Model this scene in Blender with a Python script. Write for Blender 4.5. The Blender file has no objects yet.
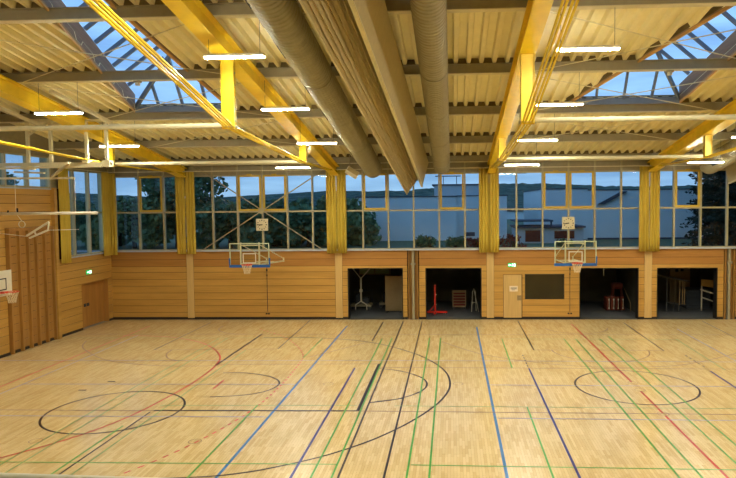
import bpy, bmesh, math, random
from mathutils import Vector, Matrix
random.seed(7)
C = bpy.context.scene.collection
SL = 0.155; D = 30.76; XL = -16.93; XR = 28.1
def ZP(zp, y): return zp + SL*(D-y)          # height of the sloping roof zone at depth y

# ---------------------------------------------------------------- materials
def srgb(r, g, b):
    f = lambda c: (c/255/12.92) if c/255 <= .04045 else ((c/255+.055)/1.055)**2.4
    return (f(r), f(g), f(b), 1)
def new_mat(name):
    m = bpy.data.materials.new(name); m.use_nodes = True
    nt = m.node_tree; return m, nt, nt.nodes['Principled BSDF']
def mat(name, col, rough=.5, metal=0, var=.12, scale=6, spec=.5, stretch=(1,1,1), bump=0):
    m, nt, b = new_mat(name); N = nt.nodes; L = nt.links
    tc = N.new('ShaderNodeTexCoord'); mp = N.new('ShaderNodeMapping'); mp.inputs['Scale'].default_value = stretch
    nz = N.new('ShaderNodeTexNoise'); nz.inputs['Scale'].default_value = scale; nz.inputs['Detail'].default_value = 4
    L.new(tc.outputs['Object'], mp.inputs[0]); L.new(mp.outputs[0], nz.inputs['Vector'])
    cr = N.new('ShaderNodeValToRGB')
    cr.color_ramp.elements[0].position = .3; cr.color_ramp.elements[1].position = .7
    cr.color_ramp.elements[0].color = [c*(1-var) for c in col[:3]]+[1]
    cr.color_ramp.elements[1].color = [min(1, c*(1+var)) for c in col[:3]]+[1]
    L.new(nz.outputs['Fac'], cr.inputs[0]); L.new(cr.outputs[0], b.inputs['Base Color'])
    b.inputs['Roughness'].default_value = rough; b.inputs['Metallic'].default_value = metal
    b.inputs['Specular IOR Level'].default_value = spec
    if bump:
        bp = N.new('ShaderNodeBump'); bp.inputs['Strength'].default_value = bump; bp.inputs['Distance'].default_value = .02
        L.new(nz.outputs['Fac'], bp.inputs['Height']); L.new(bp.outputs[0], b.inputs['Normal'])
    return m
def emis(name, col, s):
    m, nt, b = new_mat(name); b.inputs['Base Color'].default_value = col
    b.inputs['Emission Color'].default_value = col; b.inputs['Emission Strength'].default_value = s; return m

def parquet():
    m, nt, b = new_mat('parquet'); N = nt.nodes; L = nt.links
    tc = N.new('ShaderNodeTexCoord'); mp = N.new('ShaderNodeMapping'); mp.inputs['Rotation'].default_value = (0,0,math.pi/2)
    L.new(tc.outputs['Object'], mp.inputs[0])
    def brick(c1, c2, mo, off, w, h, bias):
        br = N.new('ShaderNodeTexBrick'); br.offset = off; br.inputs['Scale'].default_value = 1
        br.inputs['Color1'].default_value = c1; br.inputs['Color2'].default_value = c2; br.inputs['Mortar'].default_value = mo
        br.inputs['Brick Width'].default_value = w; br.inputs['Row Height'].default_value = h
        br.inputs['Mortar Size'].default_value = .0015; br.inputs['Bias'].default_value = bias
        L.new(mp.outputs[0], br.inputs['Vector']); return br
    a = brick(srgb(234,209,154), srgb(216,183,122), srgb(180,146,90), .37, .48, .066, -.25)
    c = brick((1,1,1,1), (.85,.82,.75,1), (1,1,1,1), .61, .96, .132, -.5)
    mx = N.new('ShaderNodeMix'); mx.data_type = 'RGBA'; mx.blend_type = 'MULTIPLY'; mx.inputs['Factor'].default_value = .8
    L.new(a.outputs['Color'], mx.inputs['A']); L.new(c.outputs['Color'], mx.inputs['B'])
    nz = N.new('ShaderNodeTexNoise'); nz.inputs['Scale'].default_value = .8; nz.inputs['Detail'].default_value = 3
    L.new(tc.outputs['Object'], nz.inputs['Vector'])
    cr = N.new('ShaderNodeValToRGB'); cr.color_ramp.elements[0].color = (.86,.84,.8,1); cr.color_ramp.elements[1].color = (1.05,1.05,1.05,1)
    L.new(nz.outputs['Fac'], cr.inputs[0])
    m2 = N.new('ShaderNodeMix'); m2.data_type = 'RGBA'; m2.blend_type = 'MULTIPLY'; m2.inputs['Factor'].default_value = 1
    L.new(mx.outputs['Result'], m2.inputs['A']); L.new(cr.outputs[0], m2.inputs['B'])
    L.new(m2.outputs['Result'], b.inputs['Base Color'])
    b.inputs['Roughness'].default_value = .23; b.inputs['Specular IOR Level'].default_value = .5
    return m
def wood(name, col, var=.22, rough=.45, axis='x'):
    # veneer: long grain plus a tone per board row
    m, nt, b = new_mat(name); N = nt.nodes; L = nt.links
    tc = N.new('ShaderNodeTexCoord'); mp = N.new('ShaderNodeMapping')
    mp.inputs['Scale'].default_value = {'x': (.5,.5,9), 'z': (9,9,.5)}[axis]
    L.new(tc.outputs['Object'], mp.inputs[0])
    nz = N.new('ShaderNodeTexNoise'); nz.inputs['Scale'].default_value = 2.2; nz.inputs['Detail'].default_value = 6
    L.new(mp.outputs[0], nz.inputs['Vector'])
    mp2 = N.new('ShaderNodeMapping'); mp2.inputs['Scale'].default_value = {'x': (.28,.28,3.0), 'z': (3,3,.28)}[axis]
    L.new(tc.outputs['Object'], mp2.inputs[0])
    wn = N.new('ShaderNodeTexNoise'); wn.inputs['Scale'].default_value = 1.0; wn.inputs['Detail'].default_value = 1
    L.new(mp2.outputs[0], wn.inputs['Vector'])
    ad = N.new('ShaderNodeMath'); ad.operation = 'ADD'; L.new(nz.outputs['Fac'], ad.inputs[0]); L.new(wn.outputs['Fac'], ad.inputs[1])
    hf = N.new('ShaderNodeMath'); hf.operation = 'MULTIPLY'; hf.inputs[1].default_value = .5; L.new(ad.outputs[0], hf.inputs[0])
    cr = N.new('ShaderNodeValToRGB'); cr.color_ramp.elements[0].position = .36; cr.color_ramp.elements[1].position = .64
    cr.color_ramp.elements[0].color = [col[0]*(1-var), col[1]*(1-var*1.15), col[2]*(1-var*1.3), 1]
    cr.color_ramp.elements[1].color = [min(1,c*(1+var)) for c in col[:3]]+[1]
    L.new(hf.outputs[0], cr.inputs[0]); L.new(cr.outputs[0], b.inputs['Base Color'])
    b.inputs['Roughness'].default_value = rough; b.inputs['Specular IOR Level'].default_value = .35
    return m
def glass(name, tint, refl=.07, rough=.0):
    m, nt, b = new_mat(name); N = nt.nodes; L = nt.links; N.remove(b)
    out = [n for n in N if n.type == 'OUTPUT_MATERIAL'][0]
    t = N.new('ShaderNodeBsdfTransparent'); t.inputs[0].default_value = tint
    g = N.new('ShaderNodeBsdfGlossy'); g.inputs['Roughness'].default_value = rough
    lw = N.new('ShaderNodeFresnel'); ior = 1.08 if refl < .03 else 1.33
    ge = N.new('ShaderNodeNewGeometry'); mr = N.new('ShaderNodeMapRange'); mr.inputs['To Min'].default_value = ior; mr.inputs['To Max'].default_value = 1/ior
    L.new(ge.outputs['Backfacing'], mr.inputs['Value']); L.new(mr.outputs[0], lw.inputs[0])
    mx = N.new('ShaderNodeMixShader'); L.new(lw.outputs[0], mx.inputs[0]); L.new(t.outputs[0], mx.inputs[1]); L.new(g.outputs[0], mx.inputs[2])
    L.new(mx.outputs[0], out.inputs[0]); return m

M = dict(
 floor=parquet(),
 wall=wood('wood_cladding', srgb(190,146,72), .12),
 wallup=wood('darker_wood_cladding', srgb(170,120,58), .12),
 pale=wood('pale_maple_panel', srgb(204,170,108), .1, axis='z'),
 bars=wood('dark_wall_bar_wood', srgb(164,120,60), .14, axis='z'),
 doorw=wood('door_veneer', srgb(168,120,60), .15, axis='z'),
 black=mat('black_paint', srgb(24,20,18), .6),
 kick=mat('dark_skirting', srgb(34,22,18), .6),
 backing=mat('dark_backing', srgb(66,40,20), .9),
 deck=mat('ivory_roof_deck', srgb(240,228,178), .5, var=.05, scale=2),
 steel=mat('beige_steel', srgb(158,148,118), .5, var=.06),
 flange=mat('cream_steel', srgb(216,206,168), .5, var=.05),
 yellow=mat('yellow_paint', srgb(238,202,40), .38, var=.07, scale=3),
 yrod=mat('yellow_rod_paint', srgb(242,212,60), .22, var=.05, scale=3),
 duct=mat('galvanised_duct', srgb(150,142,112), .42, metal=.2, var=.1, scale=5),
 white=mat('white_paint', srgb(222,214,190), .4, var=.04),
 curtain=mat('yellow_curtain', srgb(198,170,62), .85, var=.1, scale=3, stretch=(4,4,.3)),
 frame=mat('beige_window_frame', srgb(168,158,120), .4, var=.05),
 vent=mat('yellow_window_frame', srgb(196,164,48), .4, var=.06),
 head=mat('grey_beige_head_panel', srgb(150,140,112), .6, var=.06),
 alu=mat('aluminium_sill', srgb(186,192,198), .4, metal=.2, var=.05),
 fabric=mat('divider_fabric', srgb(188,170,124), .8, var=.1, scale=8),
 fascia=mat('divider_fascia', srgb(190,174,128), .6, var=.05),
 skyw=wood('brown_upstand_board', srgb(154,130,106), .2, .6),
 skyo=wood('orange_edge_trim', srgb(206,164,100), .08, .5),
 bar=mat('grey_glazing_bar', srgb(118,128,140), .5, var=.05),
 bframe=mat('pale_green_frame', srgb(186,196,160), .4, var=.04),
 blue=mat('blue_padding', srgb(24,86,160), .5, var=.08),
 red=mat('red_paint', srgb(204,34,22), .4, var=.06),
 orange=mat('orange_rim', srgb(222,62,22), .4, var=.04),
 net=mat('net_cord', srgb(226,206,168), .8, var=.04),
 clockface=mat('clock_face', srgb(218,206,170), .5, var=.02),
 grey=mat('grey_concrete', srgb(86,84,80), .8, var=.1, scale=2),
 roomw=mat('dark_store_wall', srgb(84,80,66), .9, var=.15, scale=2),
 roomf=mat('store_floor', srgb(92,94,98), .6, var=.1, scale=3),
 rbrown=wood('vaulting_box_wood', srgb(112,46,30), .15, .5),
 tan=mat('tan_board', srgb(150,126,86), .6, var=.05),
 dgreen=mat('dull_green_panel', srgb(150,158,104), .6, var=.1),
 dark=mat('charcoal_rubber', srgb(56,60,66), .7, var=.1),
 green=emis('exit_green', srgb(20,150,80), 1.6),
 exitw=emis('exit_white', srgb(235,255,240), 2.2),
 tube=emis('light_diffuser', (.98,.965,.79,1), 195),
 paper=mat('paper', srgb(232,214,186), .7, var=.02),
 gl=glass('window_glass', (.84,.90,.93,1)),
 skgl=glass('rooflight_glass', (.86,.92,.97,1), .02),
 bbgl=glass('acrylic_board', (.93,.96,.93,1), .07),
 dkgl=mat('dark_window_glass', srgb(44,38,22), .12, var=.15, scale=1.2),
 strip=mat('olive_closure_strip', srgb(112,96,62), .9),
 grass=mat('grass', srgb(74,88,56), .95, var=.3, scale=3),
 path=mat('pale_path', srgb(150,152,150), .9, var=.08),
 hill=mat('forested_hill', srgb(80,94,84), 1, var=.6, scale=.14, spec=0),
 leaf=mat('dark_leaves', srgb(86,114,82), .8, var=.45, scale=1.5, spec=.2),
 leaf2=mat('olive_leaves', srgb(104,122,82), .8, var=.45, scale=1.5, spec=.2),
 needle=mat('conifer_needles', srgb(36,54,46), .85, var=.4, scale=2, spec=.2),
 redleaf=mat('red_leaves', srgb(120,52,46), .8, var=.35, scale=3, spec=.2),
 bark=mat('bark', srgb(70,56,44), .9, var=.2),
 render_=mat('pale_render', srgb(214,218,214), .9, var=.05, scale=.4),
 render2=mat('grey_render', srgb(186,190,190), .9, var=.06, scale=.4),
 roofdark=mat('dark_roof', srgb(70,72,80), .8, var=.12),
)
# court line colours
M.update(lblue=mat('light_blue_line', srgb(52,122,190), .35), lred=mat('red_line', srgb(196,34,14), .35), lbrown=mat('brown_line', srgb(96,62,26), .35),
 lblack=mat('black_line', srgb(40,22,12), .35), lgreen=mat('green_line', srgb(76,164,56), .35), llav=mat('lavender_line', srgb(142,138,172), .35),
 lnavy=mat('navy_line', srgb(34,34,122), .35), lfaint=mat('faint_green_line', srgb(112,150,70), .35), ltan=mat('faint_brown_line', srgb(128,84,42), .35))

# ---------------------------------------------------------------- mesh builder
class MB:
    def __init__(s): s.v = []; s.f = []; s.mi = []
    def add(s, vs, fs, mi=0):
        o = len(s.v); s.v += [tuple(v) for v in vs]; s.f += [tuple(i+o for i in f) for f in fs]; s.mi += [mi]*len(fs); return s
    def box(s, x0, x1, y0, y1, z0, z1, mi=0):
        s.add([(x,y,z) for z in (z0,z1) for y in (y0,y1) for x in (x0,x1)], BF, mi); return s
    def slab(s, x0, x1, y0, y1, p0, p1, mi=0):      # a box following the roof slope
        s.add([(x,y,ZP(p,y)) for p in (p0,p1) for y in (y0,y1) for x in (x0,x1)], BF, mi); return s
    def tube(s, pts, r, n=8, cap=True, mi=0, closed=False):
        pts = [Vector(p) for p in pts]; k = len(pts); rings = []
        rr = r if isinstance(r, (list, tuple)) else [r]*k
        up = None
        for i, p in enumerate(pts):
            if closed: t = (pts[(i+1) % k]-pts[i-1]).normalized()
            else: t = (pts[min(i+1,k-1)]-pts[max(i-1,0)]).normalized()
            if up is None: up = Vector((0,0,1)) if abs(t.z) < .9 else Vector((1,0,0))
            a = t.cross(up).normalized(); b_ = a.cross(t).normalized(); up = b_
            rings.append([p+(a*math.cos(2*math.pi*j/n)+b_*math.sin(2*math.pi*j/n))*rr[i] for j in range(n)])
        vs = [q for R_ in rings for q in R_]; fs = []
        for i in range(k if closed else k-1):
            i2 = (i+1) % k
            for j in range(n): fs.append((i*n+j, i*n+(j+1) % n, i2*n+(j+1) % n, i2*n+j))
        if cap and not closed: fs += [tuple(reversed(range(n))), tuple(range((k-1)*n, k*n))]
        s.add(vs, fs, mi); return s
    def bar(s, a, b, w, h=None, mi=0):              # square bar between two points
        h = h or w; a = Vector(a); b = Vector(b); t = (b-a).normalized()
        up = Vector((0,0,1)) if abs(t.z) < .95 else Vector((0,1,0))
        x = t.cross(up).normalized()*w/2; z = x.cross(t).normalized()*h/2
        vs = [p+sx*x+sz*z for p in (a,b) for sz in (-1,1) for sx in (-1,1)]
        s.add([tuple(v) for v in vs], [(0,1,3,2),(4,6,7,5),(0,4,5,1),(2,3,7,6),(0,2,6,4),(1,5,7,3)], mi); return s
    def fbar(s, a, b, w, y, mi=0):                  # flat strip in an x-z plane, a,b = (x,z)
        dx, dz = b[0]-a[0], b[1]-a[1]; l = math.hypot(dx,dz); nx, nz = -dz/l*w/2, dx/l*w/2
        q = [(a[0]+nx,a[1]+nz),(b[0]+nx,b[1]+nz),(b[0]-nx,b[1]-nz),(a[0]-nx,a[1]-nz)]
        s.add([(p[0],y,p[1]) for p in q]+[(p[0],y+.004,p[1]) for p in q], [(0,1,2,3),(7,6,5,4),(0,4,5,1),(1,5,6,2),(2,6,7,3),(3,7,4,0)], mi); return s
    def disc(s, c, r, n=20, axis='y', mi=0, t=.01):
        pts = []
        for d in (-t/2, t/2):
            for j in range(n):
                a = 2*math.pi*j/n; u, w = r*math.cos(a), r*math.sin(a)
                pts.append((c[0]+u, c[1]+d, c[2]+w) if axis == 'y' else (c[0]+d, c[1]+u, c[2]+w) if axis == 'x' else (c[0]+u, c[1]+w, c[2]+d))
        fs = [tuple(range(n)), tuple(reversed(range(n, 2*n)))]+[(j, j+n, (j+1) % n+n, (j+1) % n) for j in range(n)]
        s.add(pts, fs, mi); return s
    def build(s, name, mats, parent=None, smooth=False, bevel=0, loc=None):
        me = bpy.data.meshes.new(name); vs = s.v
        if loc is not None: vs = [(a-loc[0], b-loc[1], c-loc[2]) for a,b,c in vs]
        me.from_pydata(vs, [], s.f)
        for m in (mats if isinstance(mats, (list,tuple)) else [mats]): me.materials.append(m)
        me.polygons.foreach_set('material_index', s.mi)
        bm = bmesh.new(); bm.from_mesh(me); bmesh.ops.recalc_face_normals(bm, faces=bm.faces); bm.to_mesh(me); bm.free()
        if smooth: me.polygons.foreach_set('use_smooth', [True]*len(me.polygons))
        o = bpy.data.objects.new(name, me); C.objects.link(o)
        if loc is not None and parent is None: o.location = loc
        if parent is not None: o.parent = parent
        if bevel:
            b = o.modifiers.new('bevel', 'BEVEL'); b.width = bevel; b.segments = 2; b.limit_method = 'ANGLE'
        return o
BF = [(0,2,3,1),(4,5,7,6),(0,1,5,4),(2,6,7,3),(0,4,6,2),(1,3,7,5)]
def tag(o, label=None, cat=None, group=None, kind=None):
    for k, v in (('label',label),('category',cat),('group',group),('kind',kind)):
        if v: o[k] = v
    return o
def empty(name, loc, label=None, cat=None, group=None, kind=None, rz=0):
    o = bpy.data.objects.new(name, None); C.objects.link(o); o.location = loc; o.rotation_euler.z = rz
    o.empty_display_size = .2
    return tag(o, label, cat, group, kind)
def copy_tree(o, parent=None):
    c = o.copy(); C.objects.link(c); c.parent = parent
    for ch in list(o.children): copy_tree(ch, c)
    return c
def struct(o): o['kind'] = 'structure'; return o

# ================================================================= SETTING
# ---- floor
fl = struct(MB().box(XL, XR, 3.7, D, -.3, 0).build('floor', M['floor']))
def ribbon(mb, pts, w, z):
    pts = [Vector((a,b,0)) for a,b in pts]; n = len(pts); L_ = []; R_ = []
    for i in range(n):
        t = (pts[min(i+1,n-1)]-pts[max(i-1,0)]).normalized(); nn = Vector((-t.y,t.x,0))*w/2
        L_.append(pts[i]+nn); R_.append(pts[i]-nn)
    for i in range(n-1):
        mb.add([(p.x,p.y,z) for p in (L_[i],R_[i],R_[i+1],L_[i+1])], [(0,1,2,3)])
def smooth(pts, k=8):
    P = [pts[0]]+list(pts)+[pts[-1]]; out = []
    for i in range(1, len(P)-2):
        for j in range(k):
            t = j/k; q = []
            for a in (0,1):
                p0,p1,p2,p3 = P[i-1][a],P[i][a],P[i+1][a],P[i+2][a]
                q.append(.5*((2*p1)+(-p0+p2)*t+(2*p0-5*p1+4*p2-p3)*t*t+(-p0+3*p1-3*p2+p3)*t**3))
            out.append(tuple(q))
    out.append(pts[-1]); return out
def arc(cx, cy, r, a0, a1, n=48, ry=None):
    ry = ry or r
    return [(cx+r*math.cos(math.radians(a0+(a1-a0)*i/n)), cy+ry*math.sin(math.radians(a0+(a1-a0)*i/n))) for i in range(n+1)]
def dashes(pts, a, b):
    out = []; cur = [pts[0]]; on = True; acc = 0
    for p, q in zip(pts, pts[1:]):
        d = math.dist(p, q); pos = 0
        while acc+(d-pos) >= (a if on else b):
            need = (a if on else b)-acc; pos += need; t = pos/d
            m_ = (p[0]+(q[0]-p[0])*t, p[1]+(q[1]-p[1])*t)
            if on: cur.append(m_); out.append(cur)
            cur = [m_]; on = not on; acc = 0
        acc += d-pos
        if on: cur.append(q)
    return out
def lines(name, m, segs, w, z):
    mb = MB()
    for s in segs: ribbon(mb, s, w if not isinstance(w, dict) else w, z)
    return mb.build(name, M[m], fl)
lines('volleyball_court_lines', 'lblue', [[(1.08,28.86),(1.1,3.8)], [(-4.9,29.1),(-4.93,3.8)]], .07, .0012)
lines('handball_centre_line', 'lred', [[(5.48,29.6),(5.5,28.4),(5.56,19.95)], [(5.56,19.0),(5.56,17.0)], [(5.56,16.8),(5.57,3.8)], [(-7.4,19.99),(-7.38,18.99)]], .06, .0016)
goal = smooth([(-14.41,26.92),(-13.15,26.82),(-11.73,26.42),(-10.1,25.26),(-8.8,23.38),(-8.36,21.76),(-8.28,19.98),(-8.4,18.26),(-8.75,16.2),(-9.52,14.5),(-10.9,12.9),(-12.6,11.9),(-14.3,11.6)])
lines('handball_goal_area_line', 'lred', [goal, [(-14.25,3.8),(-14.25,29.1)]], .06, .002)
nine = smooth([(-8.78,28.38),(-7.07,26.44),(-5.68,23.6),(-5.42,21.2),(-5.41,18.5),(-5.65,16.4),(-6.3,14.2),(-7.2,12.5),(-8.6,10.9)])
lines('handball_free_throw_line', 'lred', dashes(nine, .16, .16), .055, .0024)
black = [[(-2.38,30.2),(-2.39,17.7)], [(-2.39,17.7),(-2.39,3.8)], [(-1.47,30.2),(-1.43,3.8)], [(-3.33,30.1),(-3.33,25.87)], [(3.1,30.3),(3.09,24.31)], [(7.95,29.9),(7.94,24.19)],
 [(11.69,30.3),(11.6,26.53)], [(-8.3,16.8),(-8.34,3.8)], [(-2.4,17.75),(-1.44,18.15)], [(-6.95,30.5),(-6.85,24.4)], [(-11.66,29.9),(-11.71,24.18)]]
lines('basketball_side_lines', 'lblack', black, .05, .0028)
lines('basketball_key_lines', 'lblack', [[(-2.61,22.11),(-2.61,17.01)], [(-8.34,27.3),(-8.36,21.83)], [(-8.27,16.93),(-2.61,17.01)]], .09, .0032)
lines('basketball_cross_lines', 'ltan', [[(-16.5,27.2),(24,27.15)], [(-11.71,24.18),(-6.89,24.39)], [(3.09,24.31),(7.95,24.24)], [(-2.59,21.63),(24,21.5)],
 [(-16.6,16.86),(-8.27,16.91)], [(-2.63,17.0),(24,16.8)], [(-8.44,21.97),(-2.61,22.11)]], .05, .0034)
bigarc = smooth([(-8.05,26.5),(-5.9,26.5),(-3.47,25.68),(-1.5,23.75),(-.4,21.6),(-.1,19.65),(-.38,17.9),(-1.12,16.16),(-2.1,14.7),(-3.37,13.55),(-5.1,12.75),(-8.0,12.6)])
lines('basketball_arcs', 'lblack', [bigarc, smooth([(-2.54,21.49),(-1.75,21.15),(-1.05,20.4),(-.82,19.6),(-1.0,18.8),(-1.6,18.1),(-2.39,17.71)]),
 smooth([(-7.74,20.84),(-6.96,20.85),(-6.0,20.4),(-5.5,19.68),(-5.61,18.9),(-6.16,18.4),(-7.16,18.18)]),
 arc(5.56,19.5,1.8,0,360,72), arc(-9.33,16.9,1.8,0,360,72)], .06, .0038)
lines('basketball_far_arcs', 'ltan', [smooth([(-11.0,24.19),(-10.9,23.5),(-10.5,22.8),(-9.92,22.45)]), smooth([(-10.75,29.1),(-10.6,28.15),(-9.9,27.4),(-9.02,27.2)]),
 smooth([(-15.4,25.8),(-14.77,24.5),(-13.15,22.87),(-11.88,22.14),(-10.15,21.74),(-8.36,21.76)]),
 smooth([(-.43,25.7),(1.04,23.64),(2.79,22.46),(4.19,21.92),(5.5,21.75),(6.8,21.85),(8.07,22.2),(10.39,23.8),(11.6,25.3)]),
 arc(5.5,28.8,1.4,190,350), arc(5.56,24.3,1.8,180,360), [(-3.43,25.68),(-5.29,23.11)]], .05, .0036)
gr = [[(-.52,26.47),(-.5,3.8)], [(-.98,26.47),(-.97,3.8)], [(-2.56,26.4),(-2.5,3.8)], [(-2.96,26.3),(-2.95,3.8)], [(-5.49,26.3),(-5.52,22.95)], [(-5.51,17.47),(-5.52,3.8)],
 [(-8.48,15.7),(-8.49,3.8)], [(2.03,26.3),(2.01,21.62)], [(2.03,17.44),(2.04,3.8)], [(4.57,26.3),(4.6,3.8)], [(5.04,26.3),(5.06,3.8)], [(6.04,26.3),(6.05,3.8)], [(6.5,26.8),(6.49,3.8)]]
lines('badminton_court_lines', 'lgreen', gr, .045, .0044)
lines('badminton_faint_lines', 'lfaint', [[(-9.56,26.4),(-9.49,3.8)], [(-9.92,26.3),(-9.93,3.8)], [(-8.06,24.2),(-8.03,3.8)], [(9.11,26.3),(9.04,21.46)], [(-9.56,26.43),(-5.53,26.45)], [(1.95,26.3),(9.24,26.23)],
 [(-1.63,17.46),(24,17.3)], [(-8.29,17.37),(-2.7,17.48)], [(-16.5,26.4),(-9.6,26.4)]], .04, .0042)
lines('badminton_end_lines', 'lgreen', [[(-16.5,13.3),(-2.53,13.44)], [(-.92,13.45),(.88,13.43),(7.2,13.37)]], .04, .004)
lines('cross_court_lines', 'llav', [[(-16.7,22.45),(-.11,22.6),(24,22.4)], [(-13.74,19.41),(-4.93,19.53)], [(1.07,19.56),(24,19.4)], [(-16.6,16.36),(-5.01,16.46)], [(1.16,16.5),(24,16.3)],
 [(-13.66,3.8),(-13.72,26.9)], [(9.88,28.41),(9.93,21.5)]], .045, .0048)
lines('volleyball_attack_lines', 'lnavy', [[(2.57,21.56),(2.57,3.8)], [(-3.38,21.55),(-3.36,3.8)], [(8.5,21.3),(8.45,3.8)]], .06, .0052)
lines('attack_line_dashes', 'lblack', dashes([(2.57,23.5),(2.56,21.7)], .18, .2)+dashes([(8.48,23.5),(8.52,21.6)], .18, .2), .05, .0054)
mb = MB()
for a, b in ((-3.92,19.59),(-6.18,14.68),(-10.07,14.62),(-8.13,16.16),(.15,19.66),(5.58,19.86),(5.58,19.11),(5.55,16.93)):
    ribbon(mb, arc(a, b, .15, 0, 360, 24), .018, .0056)
mb.build('floor_socket_rings', M['ltan'], fl)
mb = MB()
for a, b in ((-11.4,18.8),(-11.0,19.75)): mb.box(a-.12, a+.12, b-.04, b+.04, .0005, .004)
mb.build('socket_slots', M['black'], fl)

# ---- back wall: boards with real gaps over a dark backing, equipment openings
OP = [(-5.11,-2.41,0,2.52), (-1.31,1.40,0,2.51), (6.08,8.87,0,2.48), (9.73,12.55,0,2.47)]      # store openings
HOLES = OP+[(-2.2,-1.62,0,3.4), (12.83,13.4,0,3.4), (2.44,3.36,0,2.18), (3.48,5.36,.98,2.2)]
wb = struct(empty('wall_back', (0,D,0)))
def cut(x0, x1, z0, z1, holes):
    segs = [(x0,x1)]
    for a,b,c,d in holes:
        if c < z1-.001 and d > z0+.001:
            nn = []
            for s0,s1 in segs:
                if b <= s0 or a >= s1: nn.append((s0,s1)); continue
                if a > s0: nn.append((s0,a))
                if b < s1: nn.append((b,s1))
            segs = nn
    return segs
def clad(mb, x0, x1, zs, holes, f, gap=.018):
    # f(x0,x1,z0,z1) places one board
    for z0, z1 in zip(zs, zs[1:]):
        cuts = sorted({z0, z1}|{h[k] for h in holes for k in (2,3) if z0 < h[k] < z1})
        for i, (c0, c1) in enumerate(zip(cuts, cuts[1:])):
            for s0, s1 in cut(x0, x1, c0, c1, holes): 
                if s1-s0 > .03: f(mb, s0, s1, c0+(gap/2 if c0 == z0 else 0), c1-(gap/2 if c1 == z1 else 0))
def grid_wall(mb, x0, x1, z0, z1, holes, f):
    zs = sorted({z0,z1}|{h[k] for h in holes for k in (2,3) if z0 < h[k] < z1})
    for a, b in zip(zs, zs[1:]):
        for s0, s1 in cut(x0, x1, a, b, holes): f(mb, s0, s1, a, b)
T = .4
STR = [o for o in OP]+[(-2.2,-1.62,0,3.4), (12.83,13.4,0,3.4)]
mb = MB(); grid_wall(mb, XL, XR, 0, 3.4, STR, lambda m,a,b,c,d: m.box(a,b,D+.03,D+T,c,d)); 
o = mb.build('wall_core', M['backing'], wb); o.location = (0,-D,0)
def addw(mb, name, m, parent=wb, **k):
    o = mb.build(name, m, parent, **k); o.location = -Vector(parent.location); return o
ZS = [.12,.36,.69,.99,1.33,1.67,2.01,2.35,2.64,2.98,3.38]
COL = [-12.95,-5.55,1.82,9.32,16.7,24.1]
mb = MB(); pil = [(c-.18,c+.18,0,9) for c in COL]
clad(mb, XL, XR, ZS[:-2], HOLES+pil, lambda m,a,b,c,d: m.box(a,b,D,D+.03,c,d))
addw(mb, 'wood_cladding', M['wall'])
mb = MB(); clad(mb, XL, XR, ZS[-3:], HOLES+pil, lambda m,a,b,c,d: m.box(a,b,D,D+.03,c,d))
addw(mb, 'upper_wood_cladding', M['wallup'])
mb = MB()
for c in COL: mb.box(c-.17, c+.17, D-.004, D+.03, .08, 3.38)
addw(mb, 'pilaster_panels', M['pale'])
mb = MB()
for s0, s1 in cut(XL, XR, 0, .08, OP+[(-2.2,-1.62,0,3.4), (12.83,13.4,0,3.4)]): mb.box(s0, s1, D-.002, D+.03, 0, .115)
struct(mb.build('baseboard_back', M['kick']))
mb = MB()
for a,b,c,d in OP:
    for x in (a, b-.03): mb.box(x, x+.03, D-.015, D+T, 0, d)
    mb.box(a, b, D-.015, D+T, d-.03, d)
addw(mb, 'opening_lining', M['black'])
mb = MB()
for a,b,c,d in OP: mb.box(a, b, D-.02, D+T, -.05, .012)
struct(addw(mb, 'thresholds', M['grey']))
# divider guide recesses
for i, xc in enumerate((-1.91, 13.12)):
    mb = MB().box(xc-.28, xc+.28, D+.28, D+.4, 0, 3.38); o = addw(mb, 'guide_recess', M['backing'])
    t = empty('divider_guide_rail', (xc, D+.2, 0), ['pale vertical guide rail of the divider curtain between the two left store openings', 'pale vertical guide rail of the divider curtain at right edge of wall'][i], 'rail', 'divider guide rails')
    MB().box(-.055,.055,-.16,.02,0,3.36).build('rail', M['steel'], t, bevel=.006)
    mb = MB().box(-.24,-.2,-.2,.1,0,3.36).box(.2,.24,-.2,.1,0,3.36).box(-.19,-.07,-.02,.08,0,3.36).box(.07,.19,-.02,.08,0,3.36); mb.build('side_panel', M['bars'], t)
    MB().box(-.12,.12,-.19,-.16,2.66,2.76).build('latch', M['steel'], t)
# window zone
WZ0, WZ1, TRN = 3.4, 7.12, 5.32
struct(MB().box(XL, XR, D+.02, D+.3, 7.12, 9.0).build('trim_1', M['head']))          # head panel above the glazing
struct(MB().box(XL, XR, D-.14, D+.22, 3.38, 3.45).build('trim_2', M['alu']))         # sill
mb = MB().box(XL, XR, D-.03, D+.02, 7.60, 7.68); struct(mb.build('trim_3', M['flange']))
bays = [(XL,-12.95,[-16.65,-15.42,-14.18],[(-15.42,-14.18)]), (-12.95,-5.55,[-11.72,-10.48,-9.25,-8.02,-6.78],[(-10.48,-9.25),(-9.25,-8.02)]),
 (-5.55,1.85,[-4.32,-3.08,-1.85,-.62,.62],[(-4.32,-3.08),(-.62,.62)]), (1.85,9.25,[3.08,4.32,5.55,6.78,8.02],[(4.32,5.55),(5.55,6.78)]),
 (9.25,16.65,[10.48,11.72,12.95,14.18,15.42],[(10.48,11.72),(14.18,15.42)]), (16.65,24.05,[17.9,19.1,20.35,21.6,22.8],[]), (24.05,XR,[25.3,26.5],[])]
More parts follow.
